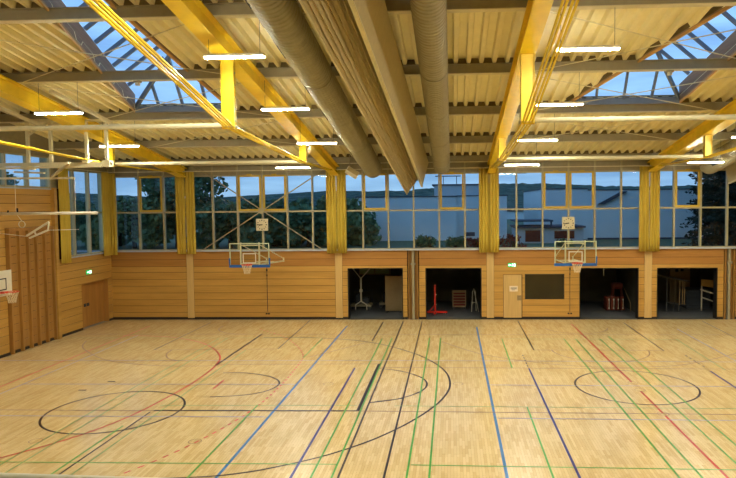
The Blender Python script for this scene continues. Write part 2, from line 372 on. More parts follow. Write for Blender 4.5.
def window(n, f, x0, x1, ms, vents, z0=WZ0, z1=WZ1, trn=TRN, topz=7.6):
    # f(mb, x0,x1,d0,d1,z0,z1): d = depth measured outwards from the wall face
    w = struct(empty('window_%d' % n, (0,0,0)))
    mb = MB(); f(mb, x0, x1, -.02, .1, z0+.02, z0+.09); f(mb, x0, x1, -.02, .1, z1-.07, z1)
    if trn: f(mb, x0, x1, -.02, .1, trn-.04, trn+.04)
    for m_ in [x0]+ms+[x1]: f(mb, m_-.038, m_+.038, -.06, .12, z0+.02, topz)
    mb.build('window_frame', M['frame'], w)
    g = MB(); f(g, x0, x1, .045, .052, z0+.05, z1-.02); g.build('pane', M['gl'], w)
    for a, b in vents:
        mb = MB(); a += .05; b -= .05; c = trn+.04; d = z1-.02; e = .085
        f(mb, a, b, -.05, .03, c, c+e); f(mb, a, b, -.05, .03, d-e, d); f(mb, a, a+e, -.05, .03, c+e, d-e); f(mb, b-e, b, -.05, .03, c+e, d-e)
        f(mb, (a+b)/2-.12, (a+b)/2+.12, -.09, -.04, d+.0, d+.05)
        mb.build('vent_sash', M['vent'], w)
    return w
fb = lambda m,a,b,d0,d1,c,d: m.box(a,b,D+d0,D+d1,c,d)
for i, (a,b,ms,v) in enumerate(bays): window(i+1, fb, a, b, ms, v)
# door and dark window in the back wall
dr = struct(empty('door_1', (2.9,D,0)))
mb = MB().box(-.44,.42,-.012,.03,.09,2.16); mb.build('door_leaf', M['pale'], dr, bevel=.004)
MB().box(.20,.40,-.03,-.012,.93,1.17).build('handle_plate', M['tan'], dr)
MB().bar((.3,-.06,1.06),(.38,-.06,1.06),.02).bar((.38,-.06,1.06),(.38,-.02,1.06),.02).build('door_handle', M['steel'], dr)
t = MB().box(2.74,3.14,D-.02,D-.013,1.36,1.63).build('door_notice', M['paper']); tag(t, 'pale paper notice stuck on the light maple door', 'sign')
MB().box(2.79,3.09,D-.022,D-.020,1.52,1.545).box(2.80,3.08,D-.022,D-.020,1.475,1.495).box(2.85,3.0,D-.022,D-.020,1.43,1.445).build('print', M['dark'], t)
w = struct(empty('window_20', (4.42,D,0)))
MB().box(-.92,.92,-.01,.02,.98,1.0).box(-.92,.92,-.01,.02,2.17,2.2).box(-.94,-.91,-.01,.02,.98,2.2).box(.91,.94,-.01,.02,.98,2.2).build('window_frame', M['black'], w)
MB().box(-.91,.91,.02,.03,1.0,2.17).build('pane', M['dkgl'], w)
# ---- left wall
wl = struct(empty('wall_left', (XL,0,0)))
HL = [(27.1,30.45,3.4,7.3),(20.6,26.1,6.4,7.75),(28.15,30.4,0,2.12)]      # (y0,y1,z0,z1) openings
mb = MB()
def ysl(m,a,b,c,d): m.add([(x,y,z) for z in (c,d) for y in (a,b) for x in (XL-.4,XL-.03)], BF)
grid_wall(mb, -3, D+.4, -.3, 12.6, HL, ysl); addw(mb, 'wall_core', M['head'], wl)
mb = MB()
def yb(m,a,b,c,d): m.box(XL-.03,XL,a,b,c,d)
zl = [.1]+[.1+.335*i for i in range(1,10)]+[3.4]
clad(mb, 26.2, D-.0, zl[:-1]+[3.38], HL, yb)
clad(mb, -3, 26.2, [.1+.335*i for i in range(0,19)]+[6.4], HL+[(23.3,26.1,0,4.85)], yb)
addw(mb, 'wood_cladding', M['wall'], wl)
mb = MB().box(XL-.03,XL-.028,-3,D,0,6.4); 
ob = MB()
grid_wall(ob, -3, D, 0, 6.42, HL, lambda m,a,b,c,d: m.box(XL-.032,XL-.029,a,b,c,d)); addw(ob, 'dark_backing', M['backing'], wl)
MB().box(XL,XL+.16,26.14,26.34,0,6.45).build('trim_4', M['wall']); struct(bpy.data.objects['trim_4'])
mb = MB().box(XL-.01,XL+.012,-3,28.15,0,.1).box(XL-.01,XL+.012,30.4,D,0,.1); struct(mb.build('baseboard_left', M['kick']))
flw = lambda m,a,b,d0,d1,c,d: m.box(XL-d1,XL-d0,a,b,c,d)
window(8, flw, 27.1, 30.45, [27.75,28.95,30.1], [], 3.4, 7.3, 5.35, 7.3)
window(9, flw, 20.6, 26.1, [21.4,22.6,23.4,24.7], [], 6.4, 7.75, None, 7.75)
struct(MB().box(XL-.2,XL+.1,27.05,30.5,3.37,3.42).build('trim_5', M['alu'])); struct(MB().box(XL-.2,XL+.06,20.6,26.12,6.37,6.42).build('trim_6', M['alu']))
d2 = struct(empty('door_2', (XL-.22,28.15,0)))
MB().box(-.04,0,0.03,2.22,.02,2.08).build('door_leaf', M['doorw'], d2)
MB().box(0,.22,0,.03,0,2.12).box(0,.22,2.19,2.25,0,2.12).box(0,.22,0,2.25,2.08,2.12).build('door_frame', M['doorw'], d2)
MB().box(0,.03,.5,.66,.98,1.12).box(0,.03,.75,.9,.98,1.12).build('handle_plate', M['dark'], d2)
t = MB().box(XL-.219,XL-.21,28.25,28.45,1.4,1.68).build('door_notice', M['paper']); tag(t, 'small pale notice on the brown door in the left wall', 'sign')
# folded wall bars in the left wall
wbz = empty('wall_bars', (XL,24.7,0), 'tall brown wooden wall bars set into the left wall', 'wall bars')
ys = [23.35,23.92,24.45,24.95,25.48,26.02]
for a, b in zip(ys, ys[1:]):
    mb = MB()
    for k in range(14):
        z = .12+k*.335; mb.box(.0,.03,a-24.7+.09,b-24.7-.02,z+.01,min(z+.325,4.78))
    mb.build('panel', M['bars'], wbz)
for a in ys: MB().box(-.02,.14,a-24.7-.02,a-24.7+.06,.02,4.78).build('post', M['bars'], wbz)
MB().box(-.02,.16,-1.38,1.36,4.72,4.84).build('top_rail', M['bars'], wbz)
# ---- other walls and gallery the hall closes with
struct(MB().box(XR,XR+.3,-3,D+.4,-.3,12.8).build('wall_right', M['wall']))
struct(MB().box(XL,XR,3.4,3.7,-.3,3.9).build('wall_front', M['wall']))
g_ = struct(empty('wall_gallery', (0,0,0)))
MB().box(XL,XR,-3,3.7,3.75,3.95).build('gallery_floor', M['grey'], g_); MB().box(XL,XR,-3.2,-3,-.3,12.8).build('rear_wall', M['head'], g_)
rl = empty('gallery_railing', (0,1.85,3.95), 'pale steel handrail of the gallery in the foreground', 'railing')
mb = MB().tube([(-2.6,.03,.856),(-.3,-.02,.837),(3.5,-.09,.805)], .016, 12); mb.build('handrail', M['white'], rl, smooth=True)
for x in (-2.4,-1.2,0,1.2,2.4,3.4): MB().tube([(x,-.02-.02*x,0),(x,-.02-.02*x,.825)], .018, 8).build('post', M['dark'], rl)
# ---- store rooms behind the openings
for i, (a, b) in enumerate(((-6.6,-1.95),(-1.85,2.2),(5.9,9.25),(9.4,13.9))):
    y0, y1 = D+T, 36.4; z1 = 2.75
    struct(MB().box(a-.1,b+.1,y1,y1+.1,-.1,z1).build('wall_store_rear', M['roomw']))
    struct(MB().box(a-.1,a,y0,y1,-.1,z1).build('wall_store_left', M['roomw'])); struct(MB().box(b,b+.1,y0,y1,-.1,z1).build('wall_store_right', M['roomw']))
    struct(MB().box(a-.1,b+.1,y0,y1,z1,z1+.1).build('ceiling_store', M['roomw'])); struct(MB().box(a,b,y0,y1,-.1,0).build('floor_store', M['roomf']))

# ---- roof deck with triangular rooflight holes
HLS = [dict(x0=-11.3,x1=-7.8,yf=22.5,ya=8.4), dict(x0=4.05,x1=7.8,yf=22.5,ya=11.6)]
def hole(x):
    for h in HLS:
        if h['x0'] <= x <= h['x1']:
            t = (x-h['x0'])/(h['x1']-h['x0']); return (h['yf']+(h['ya']-h['yf'])*t, h['yf'])
    return None
DK = 7.80
PITCH = .37; prof = [(0,0),(.09,0),(.125,.15),(.335,.15)]      # narrow low ribs, wide high pans
xs = []
x = XL
while x < XR:
    for dx, dz in prof: xs.append((x+dx, dz))
    x += PITCH
xs += [(h[k]+e, None) for h in HLS for k in ('x0','x1') for e in (-.0005,.0005)]
def pz(x):
    t = (x-XL) % PITCH
    if t < .09: return 0
    if t < .125: return .15*(t-.09)/.035
    if t < .335: return .15
    return .15*(1-(t-.335)/.035)
xx = sorted({round(a,5) for a,_ in xs})
mb = MB(); Y0, Y1 = -3.0, D+.25
for a, b in zip(xx, xx[1:]):
    if b-a < 1e-4: pass
    ma = (a+b)/2; h = hole(ma)
    za, zb = DK+pz(a), DK+pz(b)
    if h is None: rng = [((Y0,Y0),(Y1,Y1))]
    else:
        ha = hole(a) or h; hb = hole(b) or h
        rng = [((Y0,Y0),(ha[0],hb[0])), ((ha[1],hb[1]),(Y1,Y1))]
    for (p0,q0),(p1,q1) in rng:
        mb.add([(a,p0,ZP(za,p0)),(b,q0,ZP(zb,q0)),(b,q1,ZP(zb,q1)),(a,p1,ZP(za,p1))], [(0,1,2,3)])
ce = struct(mb.build('ceiling', M['deck']))
so = ce.modifiers.new('solid', 'SOLIDIFY'); so.thickness = .02; so.offset = 0
# closing skin above the deck so that no sky light enters along the ribs
mb = MB()
cuts_x = sorted({XL-.4, XR+.3}|{h[k] for h in HLS for k in ('x0','x1')})
for a, b in zip(cuts_x, cuts_x[1:]):
    h = next((h for h in HLS if abs(h['x0']-a) < .01), None)
    za, zb = DK+.16, DK+.2
    def prism(q):   # q: four plan corners
        mb.add([(x,y,ZP(z,y)) for z in (za,zb) for x,y in q], [(0,1,2,3),(7,6,5,4),(0,4,5,1),(1,5,6,2),(2,6,7,3),(3,7,4,0)])
    if h is None: prism([(a,-3.2),(b,-3.2),(b,Y1+.2),(a,Y1+.2)])
    else:
        prism([(a,h['yf']),(b,h['yf']),(b,Y1+.2),(a,Y1+.2)]); prism([(a,-3.2),(b,-3.2),(b,h['ya']),(a,h['yf'])])
struct(mb.build('ceiling_insulation', M['head']))

# rooflights: boarded upstands and a hipped glazed lantern with a level ridge
def rooflight(h, xr, yr, zr, label):
    t = struct(empty('window_%d' % label, (h['x1'],h['yf'],ZP(DK,h['yf'])))); o = Vector(t.location)
    A = Vector((h['x0'],h['yf'],0)); B = Vector((h['x1'],h['yf'],0)); P = Vector((h['x1'],h['ya'],0))
    def board(p, q, m, z0, z1, th, out, name, off=0):
        d = (q-p).normalized(); n = Vector((d.y,-d.x,0))*out
        vs = []
        for zz in (z0,z1):
            for s_ in (off,off+th):
                for e in (p,q):
                    v = e+n*s_; vs.append(Vector((v.x,v.y,ZP(zz,v.y)))-o)
        MB().add(vs, [(0,1,3,2),(4,6,7,5),(0,4,5,1),(2,3,7,6),(0,2,6,4),(1,5,7,3)]).build(name, m, t)
    for p, q, s_ in ((A,P,-1),(P,B,-1),(B,A,-1)):
        cen = (A+B+P)/3; d = (q-p).normalized(); n = Vector((d.y,-d.x,0)); s_ = 1 if n.dot(p-cen) > 0 else -1
        
        if (p,q) == (B,A): board(p, q, M['bar'], DK-.1, DK+.12, .04, -s_, 'far_curb')
        else: board(p, q, M['strip'], DK+.0, DK+.15, .01, s_, 'closure_strip', .08)
        if (p,q) != (B,A): board(p, q, M['skyw'], DK-.02, DK+.55, .06, s_, 'upstand_board')
        board(p, q, M['skyo'], DK-.09, DK+.02, .05, s_, 'edge_trim')
    up = .58
    a, b, p = [Vector((v.x,v.y,ZP(DK+up,v.y))) for v in (A,B,P)]
    r0 = Vector((xr,yr,zr)); r1 = p+Vector((0,.5,.02))
    def pane(vs, name='glass_pane'): MB().add([v-o for v in vs], [tuple(range(len(vs)))]).build(name, M['skgl'], t)
    pane([a,p,r1,r0]); pane([b,r0,r1,p]); al = a-Vector((0,0,.5)); bl = b-Vector((0,0,.5)); pane([al,r0,bl]); pane([al,a,r0]); pane([bl,b,r0])
    def gb(u, v, w=.075, h_=.10, nm='glazing_bar'): MB().bar(u-o, v-o, w, h_).build(nm, M['bar'], t)
    gb(r0,r1,.09,.14,'ridge_bar'); gb(al,r0,.09,.14,'hip_bar'); gb(bl,r0,.09,.14,'hip_bar')
    for s0 in (a, b):
        n = int((s0-p).length/.92)
        for k in range(1, n+1):
            u = s0+(p-s0)*(k*.92/(s0-p).length)
            # run square to the eave up to ridge or hip
            y = u.y
            if y <= yr:
                tt = (y-r1.y)/(r0.y-r1.y); v = r1+(r0-r1)*max(0,min(1,tt))
            else:
                tt = (s0.y-y)/(s0.y-r0.y); v = s0+(r0-s0)*tt
            if (u-v).length > .15: gb(u, v)
    for k in range(1,4):
        u = al+(bl-al)*k/4; v = al+(r0-al)*((u.x-al.x)/(r0.x-al.x))*.98 if u.x < r0.x else bl+(r0-bl)*((bl.x-u.x)/(bl.x-r0.x))*.98
        gb(u, v)
    return t
rooflight(HLS[0], -8.6, 20.9, 11.55, 21)
rooflight(HLS[1], 6.2, 21.0, 11.25, 22)

# ================================================================= ROOF STEEL
PY = [30.2,26.7,22.7,18.7,14.7,10.7,6.7,2.7]
names = ['against the window wall','first out from the window wall','second out from the window wall','along the far edge of both rooflights? ','','','','']
pl = {30.2:'beige steel purlin highest on the window wall, just above the curtains', 26.7:'beige steel purlin under the roof deck, first one out from the window wall',
 22.7:'beige steel purlin under the deck along the far ends of the rooflights', 18.7:'beige steel purlin crossing both rooflights halfway along',
 14.7:'large beige steel purlin nearest the top edge of the picture', 10.7:'beige steel purlin above the gallery side of the hall', 6.7:'beige steel purlin close to the gallery', 2.7:'beige steel purlin over the gallery'}
for y in PY:
    t = empty('roof_purlin', (0,y,ZP(7.48,y)), pl[y], 'purlin', 'roof purlins')
    MB().box(XL,XR,-.012,.012,.02,.3).box(XL,XR,-.08,.08,.28,.3).build('web', M['steel'], t)
    MB().box(XL,XR,-.11,.11,0,.022).build('flange', M['flange'], t)
    cs = [(XL,XR)]
    for h in HLS:
        if h['ya']+.3 < y < h['yf']:
            xo = h['x1']-(h['x1']-h['x0'])*(y-h['ya'])/(h['yf']-h['ya']); cs = [q for a_,b_ in cs for q in ([(a_,xo-.05),(h['x1']+.05,b_)] if a_ < xo < b_ else [(a_,b_)])]
    for a_, b_ in cs: MB().box(a_,b_,-.02,-.005,.3,.455).build('closure_strip', M['strip'], t)
BX = [-13.1,-5.62,1.88,9.38,16.9,24.3]
bl = ['yellow trussed girder at the far left, running over the left wall window','yellow trussed girder left of the air ducts with struts and tie rods','yellow trussed girder right of the air ducts with struts and tie rods',
      'yellow trussed girder near the right edge over the right curtain','yellow trussed girder beyond the right edge','yellow trussed girder by the right wall']
def girder(x, label):
    t = empty('trussed_girder', (x,D-.1,ZP(7.2,D)), label, 'girder', 'yellow trussed roof girders'); o = Vector(t.location)
    def sl(x0,x1,p0,p1,y0=-2.9,y1=D-.1):
        m = MB().slab(x0,x1,y0,y1,p0,p1); m.v = [(a,b-o.y,c-o.z) for a,b,c in m.v]; return m
    m = sl(-.2,.2,6.98,7.02); n = sl(-.2,.2,7.42,7.46); w_ = sl(-.06,.06,7.02,7.42); m.add(n.v,n.f); m.add(w_.v,w_.f)
    m.build('beam', M['yellow'], t)
    st = [(24.0,7.2,.13),(16.0,7.56,.165),(8.0,9.2,.165)]
    for y, zb, hw in st:
        yy = y-o.y; z0 = zb-o.z; z1 = ZP(7.0,y)-o.z
        mb = MB().box(-hw,hw,yy-.03,yy+.03,z0,z1).box(-hw,-hw+.02,yy-.08,yy+.08,z0,z1).box(hw-.02,hw,yy-.08,yy+.08,z0,z1)
        s = mb.build('strut', M['yellow'], t)
        zz = z0+.2
        while zz < z1-.2: MB().disc((hw+.004, yy, zz), .025, 10, 'x', t=.012).build('bolt', M['steel'], s); zz += .3
        MB().tube([(-hw-.05,yy,z0+.06),(hw+.05,yy,z0+.06)], .035, 8).build('pin', M['steel'], s)
    P = [(D-.15,7.22),(24.0,7.24),(16.0,7.62),(8.0,9.26),(-2.0,11.2)]
    for dx in (-.115,-.045,.045,.115):
        mb = MB().tube([(dx,y-o.y,z-o.z) for y,z in P], .026, 8); mb.build('tie_rod', M['yrod'], t, smooth=True)
    return t
for x, l in zip(BX, bl): girder(x, l)
# horizontal strut tubes joining the girder struts
ties = [(-13.1,-5.62,24.0,7.27,'pale horizontal tube joining the two left girders near the windows'),(1.88,9.38,24.0,7.27,'pale horizontal tube joining the two right girders near the windows'),
        (-16.8,-5.62,16.0,7.66,'pale horizontal tube from the left wall to the girder, nearer the camera'),(1.88,16.9,16.0,7.66,'pale horizontal tube right of the ducts, nearer the camera')]
for x0,x1,y,z,l in ties:
    o = MB().tube([(x0+.18,y,z),(x1-.18,y,z)], .065, 10).build('cross_tube', M['flange'], smooth=True); tag(o, l, 'tube', 'horizontal cross tubes')
# bracing rods under the roof, crossed in the rooflight bays
def brace(xa, xb, ya, yb, l):
    t = empty('bracing_cross', ((xa+xb)/2,(ya+yb)/2,ZP(7.47,(ya+yb)/2)), l, 'bracing', 'crossed roof bracing rods'); o = Vector(t.location)
    for p, q in (((xa,ya),(xb,yb)), ((xa,yb),(xb,ya))):
        MB().tube([Vector((p[0],p[1],ZP(7.47,p[1])))-o, Vector((q[0],q[1],ZP(7.47,q[1])))-o], .014, 6).build('rod', M['flange'], t)
for side, (xa, xb) in (('left',(-12.95,-5.75)), ('right',(2.05,9.2))):
    for ya, yb, w_ in ((14.7,18.7,'over the near half of the %s rooflight'),(18.7,22.7,'over the far half of the %s rooflight'),(22.7,26.7,'in the bay behind the %s rooflight')):
        brace(xa, xb, ya, yb, 'thin crossed bracing rods '+w_ % side)
# cross bracing on the glazed wall of the second bay
t = empty('wall_bracing', (-9.25,D-.22,5.35), 'crossed bracing rods in front of the window bay with the left clock', 'bracing')
for a, b in (((-12.55,7.58),(-6.35,3.5)), ((-12.15,3.5),(-6.0,7.4))):
    MB().tube([(a[0]+9.25,0,a[1]-5.35),(b[0]+9.25,0,b[1]-5.35)], .028, 8).build('rod', M['frame'], t, smooth=True)
MB().disc((0,-.03,.0), .14, 16, t=.03).build('centre_plate', M['frame'], t)

# ---- spiral ducts
def spiral_duct(x, r, zp, y0, y1, label, vents=True):
    t = empty('spiral_air_duct', (x,y1,ZP(zp,y1)), label, 'air duct', 'spiral air ducts'); o = Vector(t.location)
    dirv = Vector((0,-1,SL)).normalized(); L_ = (Vector((0,y0,ZP(0,y0)))-Vector((0,y1,ZP(0,y1)))).length
    pts = []; rr = []; s = 0
    while s < L_:
        for d, e in ((0,0),(.085,0),(.095,.02),(.135,.02)): pts.append(dirv*(s+d)); rr.append(r+e)
        s += .16
    MB().tube(pts, rr, 28).build('pipe', M['duct'], t, smooth=False)
    s = 1.5
    while s < L_:
        mb = MB(); mb.tube([dirv*s, dirv*(s+.05)], r+.03, 28); mb.build('joint_band', M['duct'], t); s += 3.6
    s = 1.2
    up = Vector((0,SL,1)).normalized(); sd = Vector((-1,0,0))
    while vents and s < L_-1:                          # outlet grilles on the lower left flank
        a = math.radians(205); c_ = dirv*s
        mb = MB(); vs = []
        for aa in (math.radians(22), math.radians(44)):
            for e in (0,.75):
                for q in (r*.97, r+.035):
                    vs.append(c_+dirv*e+sd*math.cos(aa)*q-up*math.sin(aa)*q)
        mb.add(vs, [(0,1,3,2),(4,6,7,5),(0,4,5,1),(2,3,7,6),(0,2,6,4),(1,5,7,3)]); mb.build('outlet_grille', M['dark'], t); s += 2.6
    return t
spiral_duct(-3.62,.42,7.02,-2,29.3,'thick grey spiral air duct left of the folded divider curtain')
spiral_duct(-.46,.36,7.10,-2,29.3,'grey spiral air duct running straight down the middle of the roof', False)
spiral_duct(11.5,.42,7.02,-2,29.3,'grey spiral air duct near the right edge over the last window')
# ---- divider curtains rolled up under the roof
def divider(x, label, s=1):
    t = empty('divider_curtain', (x,D-.6,ZP(6.5,D-.6)), label, 'divider curtain', 'rolled-up divider curtains'); o = Vector(t.location)
    ya, yb = -2.8, D-.5
    def pr(q, name, m, sm=False):
        mb = MB(); n = len(q)
        N = 60
        for k in range(N+1):
            y = yb+(ya-yb)*k/N; 
            for a,(dx,zp) in enumerate(q):
                w1 = .008*math.sin(y*2.1+a*1.7) if sm else 0
                mb.v.append((dx*s+w1+(.38*(y-12)/18-.04 if s > 0 else 0), y-o.y, ZP(zp+w1*.7,y)-o.z))
        for k in range(N):
            for a in range(n): mb.f.append((k*n+a, k*n+(a+1)%n, (k+1)*n+(a+1)%n, (k+1)*n+a))
        mb.f += [tuple(range(n)), tuple(reversed(range(N*n,(N+1)*n)))]; mb.mi = [0]*len(mb.f)
        return mb.build(name, m, t, smooth=False)
    pr([(.35,7.48),(.40,7.48),(.10,6.38),(.05,6.38)], 'fascia', M['fascia'])
    pr([(.03,6.34),(.13,6.34),(.13,6.38),(.03,6.38)], 'edge_trim', M['flange'])
    q = []
    for k in range(15):                                 # hanging folds, seen end on
        q.append((-.62+.034*k, 6.02+.045*k+(.045 if k % 2 else -.045)))
    q += [(-.1,6.75),(-.12,7.1),(-.55,7.1),(-.62,6.6)]
    pr(q, 'folded_fabric', M['fabric'], True)
    c = [(-.02+.11*math.cos(a*math.pi/6)+.02, 6.82+.11*math.sin(a*math.pi/6)) for a in range(12)]
    pr([(a-.0,b+.1) for a,b in c], 'winding_tube', M['steel'])
    pr([(-.66,5.98),(-.62,5.98),(-.62,6.06),(-.66,6.06)], 'bottom_bar', M['flange'])
    # hangers
    for k in range(8):
        y = 28-4*k+2.7-4; 
        if y < -2: continue
        MB().bar((-.3*s,y-o.y,ZP(7.05,y)-o.z),(-.3*s,y-o.y,ZP(7.5,y)-o.z),.05).build('hanger', M['steel'], t)
    return t
divider(-1.84, 'rolled-up beige divider curtain hanging between the two middle air ducts')
divider(12.9, 'rolled-up beige divider curtain at the right edge of the picture', -1)

# ---- strip lights
def strip_light(label=None):
    t = empty('strip_light', (0,0,0), label, 'ceiling light', 'hanging strip lights')
    MB().box(-.71,.71,-.09,.09,.025,.085).build('housing', M['white'], t, bevel=.01)
    MB().box(-.69,.69,-.075,.075,0,.024).build('diffuser', M['tube'], t)
    for x in (-.6,.6):
        MB().tube([(x,0,.08),(x,0,.935)], .005, 6).build('suspension_wire', M['dark'], t)
    return t
vis = [(-5.0,14.7,'large strip light left of the thick duct, nearest the camera'),(-4.88,18.7,'second strip light from the camera left of the thick duct'),(-4.8,22.7,'third strip light from the camera left of the thick duct'),(-6.7,26.7,'small far strip light between the clock and the tie rods of the left girder'),
 (3.07,14.7,'large strip light right of the yellow girder, nearest the camera'),(3.07,18.7,'second strip light from the camera right of the middle girder'),(3.0,22.7,'third strip light from the camera right of the middle girder'),(2.9,26.7,'smallest farthest strip light right of the middle girder'),
 (-11.75,18.7,'strip light hanging in front of the far left yellow girder'),(-12.05,22.7,'strip light beside the steel frame at the left'),(10.35,26.7,'far strip light beside the right girder strut'),(10.4,22.7,'strip light cut by the right picture edge'),(10.45,18.7,'strip light off the right edge over the right court')]
first = True
proto = strip_light()
def place_light(x, y, l):
    global first
    o = proto if first else copy_tree(proto); first = False
    o.location = (x, y, ZP(6.53,y)+.02); o['label'] = l
for x, y, l in vis: place_light(x, y, l)
for x in (-12,-5,3.1,10.6):
    for y in ((10.7,) if x < -8 else (10.7,6.7,2.7)): place_light(x, y, 'strip light above the %s of the hall, %s' % ('left court' if x < -8 else 'middle left' if x < 0 else 'middle right' if x < 5 else 'right court', 'over the near floor' if y > 8 else 'in front of the gallery' if y > 5 else 'added to light the gallery handrail'))  # nearest row, above the gallery, is unseen and added to brighten the handrail
for x in (18,25):
    for y in (22.7,14.7,7): place_light(x, y, 'strip light in the right hand third of the hall at depth of %s' % ('windows' if y > 20 else 'mid court' if y > 10 else 'gallery'))

# ================================================================= FITTINGS
# curtains
def curtain(name_i, a, b, z0, z1, along, fixed, label, gx=0):
    n = 60; mb = MB(); amp = .05; rows = 6
    ph = random.random()*6
    for r in range(rows+1):
        z = z0+(z1-z0)*r/rows
        for k in range(n+1):
            u = k/n; p = a+(b-a)*u; w_ = amp*(1-.25*r/rows)*math.sin(u*(b-a)*2*math.pi/.15+ph)+.012*math.sin(u*17+r)
            mb.v.append((p, fixed+w_, z) if along == 'x' else (fixed+w_, p, z))
    for r in range(rows):
        for k in range(n):
            i = r*(n+1)+k; mb.f.append((i,i+1,i+n+2,i+n+1)); mb.mi.append(0)
    t = mb.build('window_curtain', M['curtain'], smooth=True)
    s = t.modifiers.new('thick','SOLIDIFY'); s.thickness = .006
    tag(t, label, 'curtain', 'yellow window curtains')
    return t
cl = [('left of the second window bay','at its left end'),('between the bay with the left clock and the bay with the ducts',''),('between the duct bay and the right clock bay',''),('right of the bay with the right clock','')]
for c, l in zip([-12.98,-5.55,1.77,9.28], ['between the left corner bay and the left clock bay','between the left clock bay and the air duct bay','between the air duct bay and the right clock bay','between the right clock bay and the conifer bay']):
    curtain(0, c-.49, c-.01, 3.28, 7.28, 'x', D-.28, 'yellow curtain, left half, '+l)
    curtain(0, c-.0, c+.46, 3.28, 7.28, 'x', D-.28, 'yellow curtain, right half, '+l)
curtain(0, XL+.12, XL+.45, 3.25, 7.25, 'x', D-.24, 'narrow yellow curtain on the back wall side of the left corner')
curtain(0, 29.85, 30.45, 3.25, 7.3, 'y', XL+.16, 'yellow curtain on the left wall side of the corner')
curtain(0, 26.45, 27.2, 3.2, 7.3, 'y', XL+.16, 'yellow curtain at the near end of the left wall window')
mb = MB().box(XL+.05, 16, D-.34, D-.30, 7.28, 7.32); tag(mb.build('curtain_rail', M['flange']), 'long pale curtain rail above the window wall', 'rail')
mb = MB().box(XL+.14,XL+.18,26.4,30.5,7.3,7.33); tag(mb.build('curtain_rail', M['flange']), 'short curtain rail above the left wall window', 'rail')

# basketball goals on the back wall
def goal_(x, y, label, padside, off=0):
    t = empty('basketball_goal', (x,y,2.9), label, 'basketball hoop', 'wall basketball goals')
    W, H = .9, 1.05
    MB().box(-W,W,-.006,.006,0,H).build('board', M['bbgl'], t)
    e = .04
    MB().box(-W,W,-.02,.02,H-e,H).box(-W,W,-.02,.02,0,e).box(-W,-W+e,-.02,.02,e,H-e).box(W-e,W,-.02,.02,e,H-e).build('board_frame', M['bframe'], t)
    MB().box(-.3,.3,-.012,-.007,.15,.19).box(-.3,.3,-.012,-.007,.56,.6).box(-.3,-.26,-.012,-.007,.19,.56).box(.26,.3,-.012,-.007,.19,.56).build('target_square', M['white'], t)
    mb = MB().box(-W-.02,W+.02,-.03,.03,-.04,.08)
    for s in padside: mb.box(s*W-.03,s*W+.03,-.03,.03,.08,.38)
    mb.build('padding', M['blue'], t, bevel=.01)
    c = (0,-.38,.12)
    rm = MB().tube([(c[0]+.23*math.cos(a*math.pi/12),c[1]+.23*math.sin(a*math.pi/12),c[2]) for a in range(24)], .014, 8, closed=True)
    rm.box(-.1,.1,-.16,-.03,.05,.13).bar((-.08,-.03,.0),(-.05,-.2,.11),.02).bar((.08,-.03,.0),(.05,-.2,.11),.02)
    rm.build('rim', M['orange'], t)
    mb = MB(); n = 12; lv = [(0,.225),(-.1,.19),(-.2,.155),(-.3,.13),(-.4,.12)]
    for s in (1,-1):
        for k in range(n):
            mb.tube([(c[0]+r*math.cos((k+s*.5*i)*2*math.pi/n), c[1]+r*math.sin((k+s*.5*i)*2*math.pi/n), c[2]+z) for i,(z,r) in enumerate(lv)], .0085, 4)
    mb.build('net', M['net'], t)
    dy = D-y
    mb = MB()
    for s in (-.42,.42): mb.bar((s,.09,.0),(s,.09,H+.02),.06); 
    mb.bar((-.42,.09,.12),(.42,.09,.12),.05).bar((-.42,.09,.95),(.42,.09,.95),.05)
    mb.build('mounting_frame', M['flange'], t)
    mb = MB()
    for s in (-.42,.42):
        mb.bar((s,.12,.08),(s+off,dy-.02,.0),.05); mb.bar((s,.12,.98),(s+off,dy-.02,.12),.03)
        mb.box(s+off-.03,s+off+.03,dy-.03,dy,-.04,.16)
    mb.bar((-.42+off*.6,dy*.6,.06),(.42+off*.6,dy*.6,.06),.03)
    mb.build('wall_arm', M['flange'], t)
    return t
goal_(-9.03, 27.9, 'glass backboard hoop with blue padding under the left wall clock', (-1,1), .35)
goal_(5.34, 27.9, 'glass backboard hoop with blue padding beside the right store rooms', (1,))
for x, l in ((-9.1,'thin dark crank rod on the wall under the left hoop'),(5.3+.32,'thin dark crank rod on the wall beside the dark window')):
    t = empty('crank_rod', (x,D-.03,.4), l, 'rod', 'goal crank rods')
    MB().tube([(0,0,0),(0,0,2.3)], .011, 6).build('rod', M['dark'], t)
    MB().box(-.03,.03,-.02,.02,2.0,2.1).box(-.02,.02,-.02,.02,1.75,1.83).build('bracket', M['black'], t)
    MB().box(-.1,-.02,-.01,.03,-.14,-.08).box(.02,.1,-.01,.03,-.14,-.08).build('socket_box', M['black'], t)
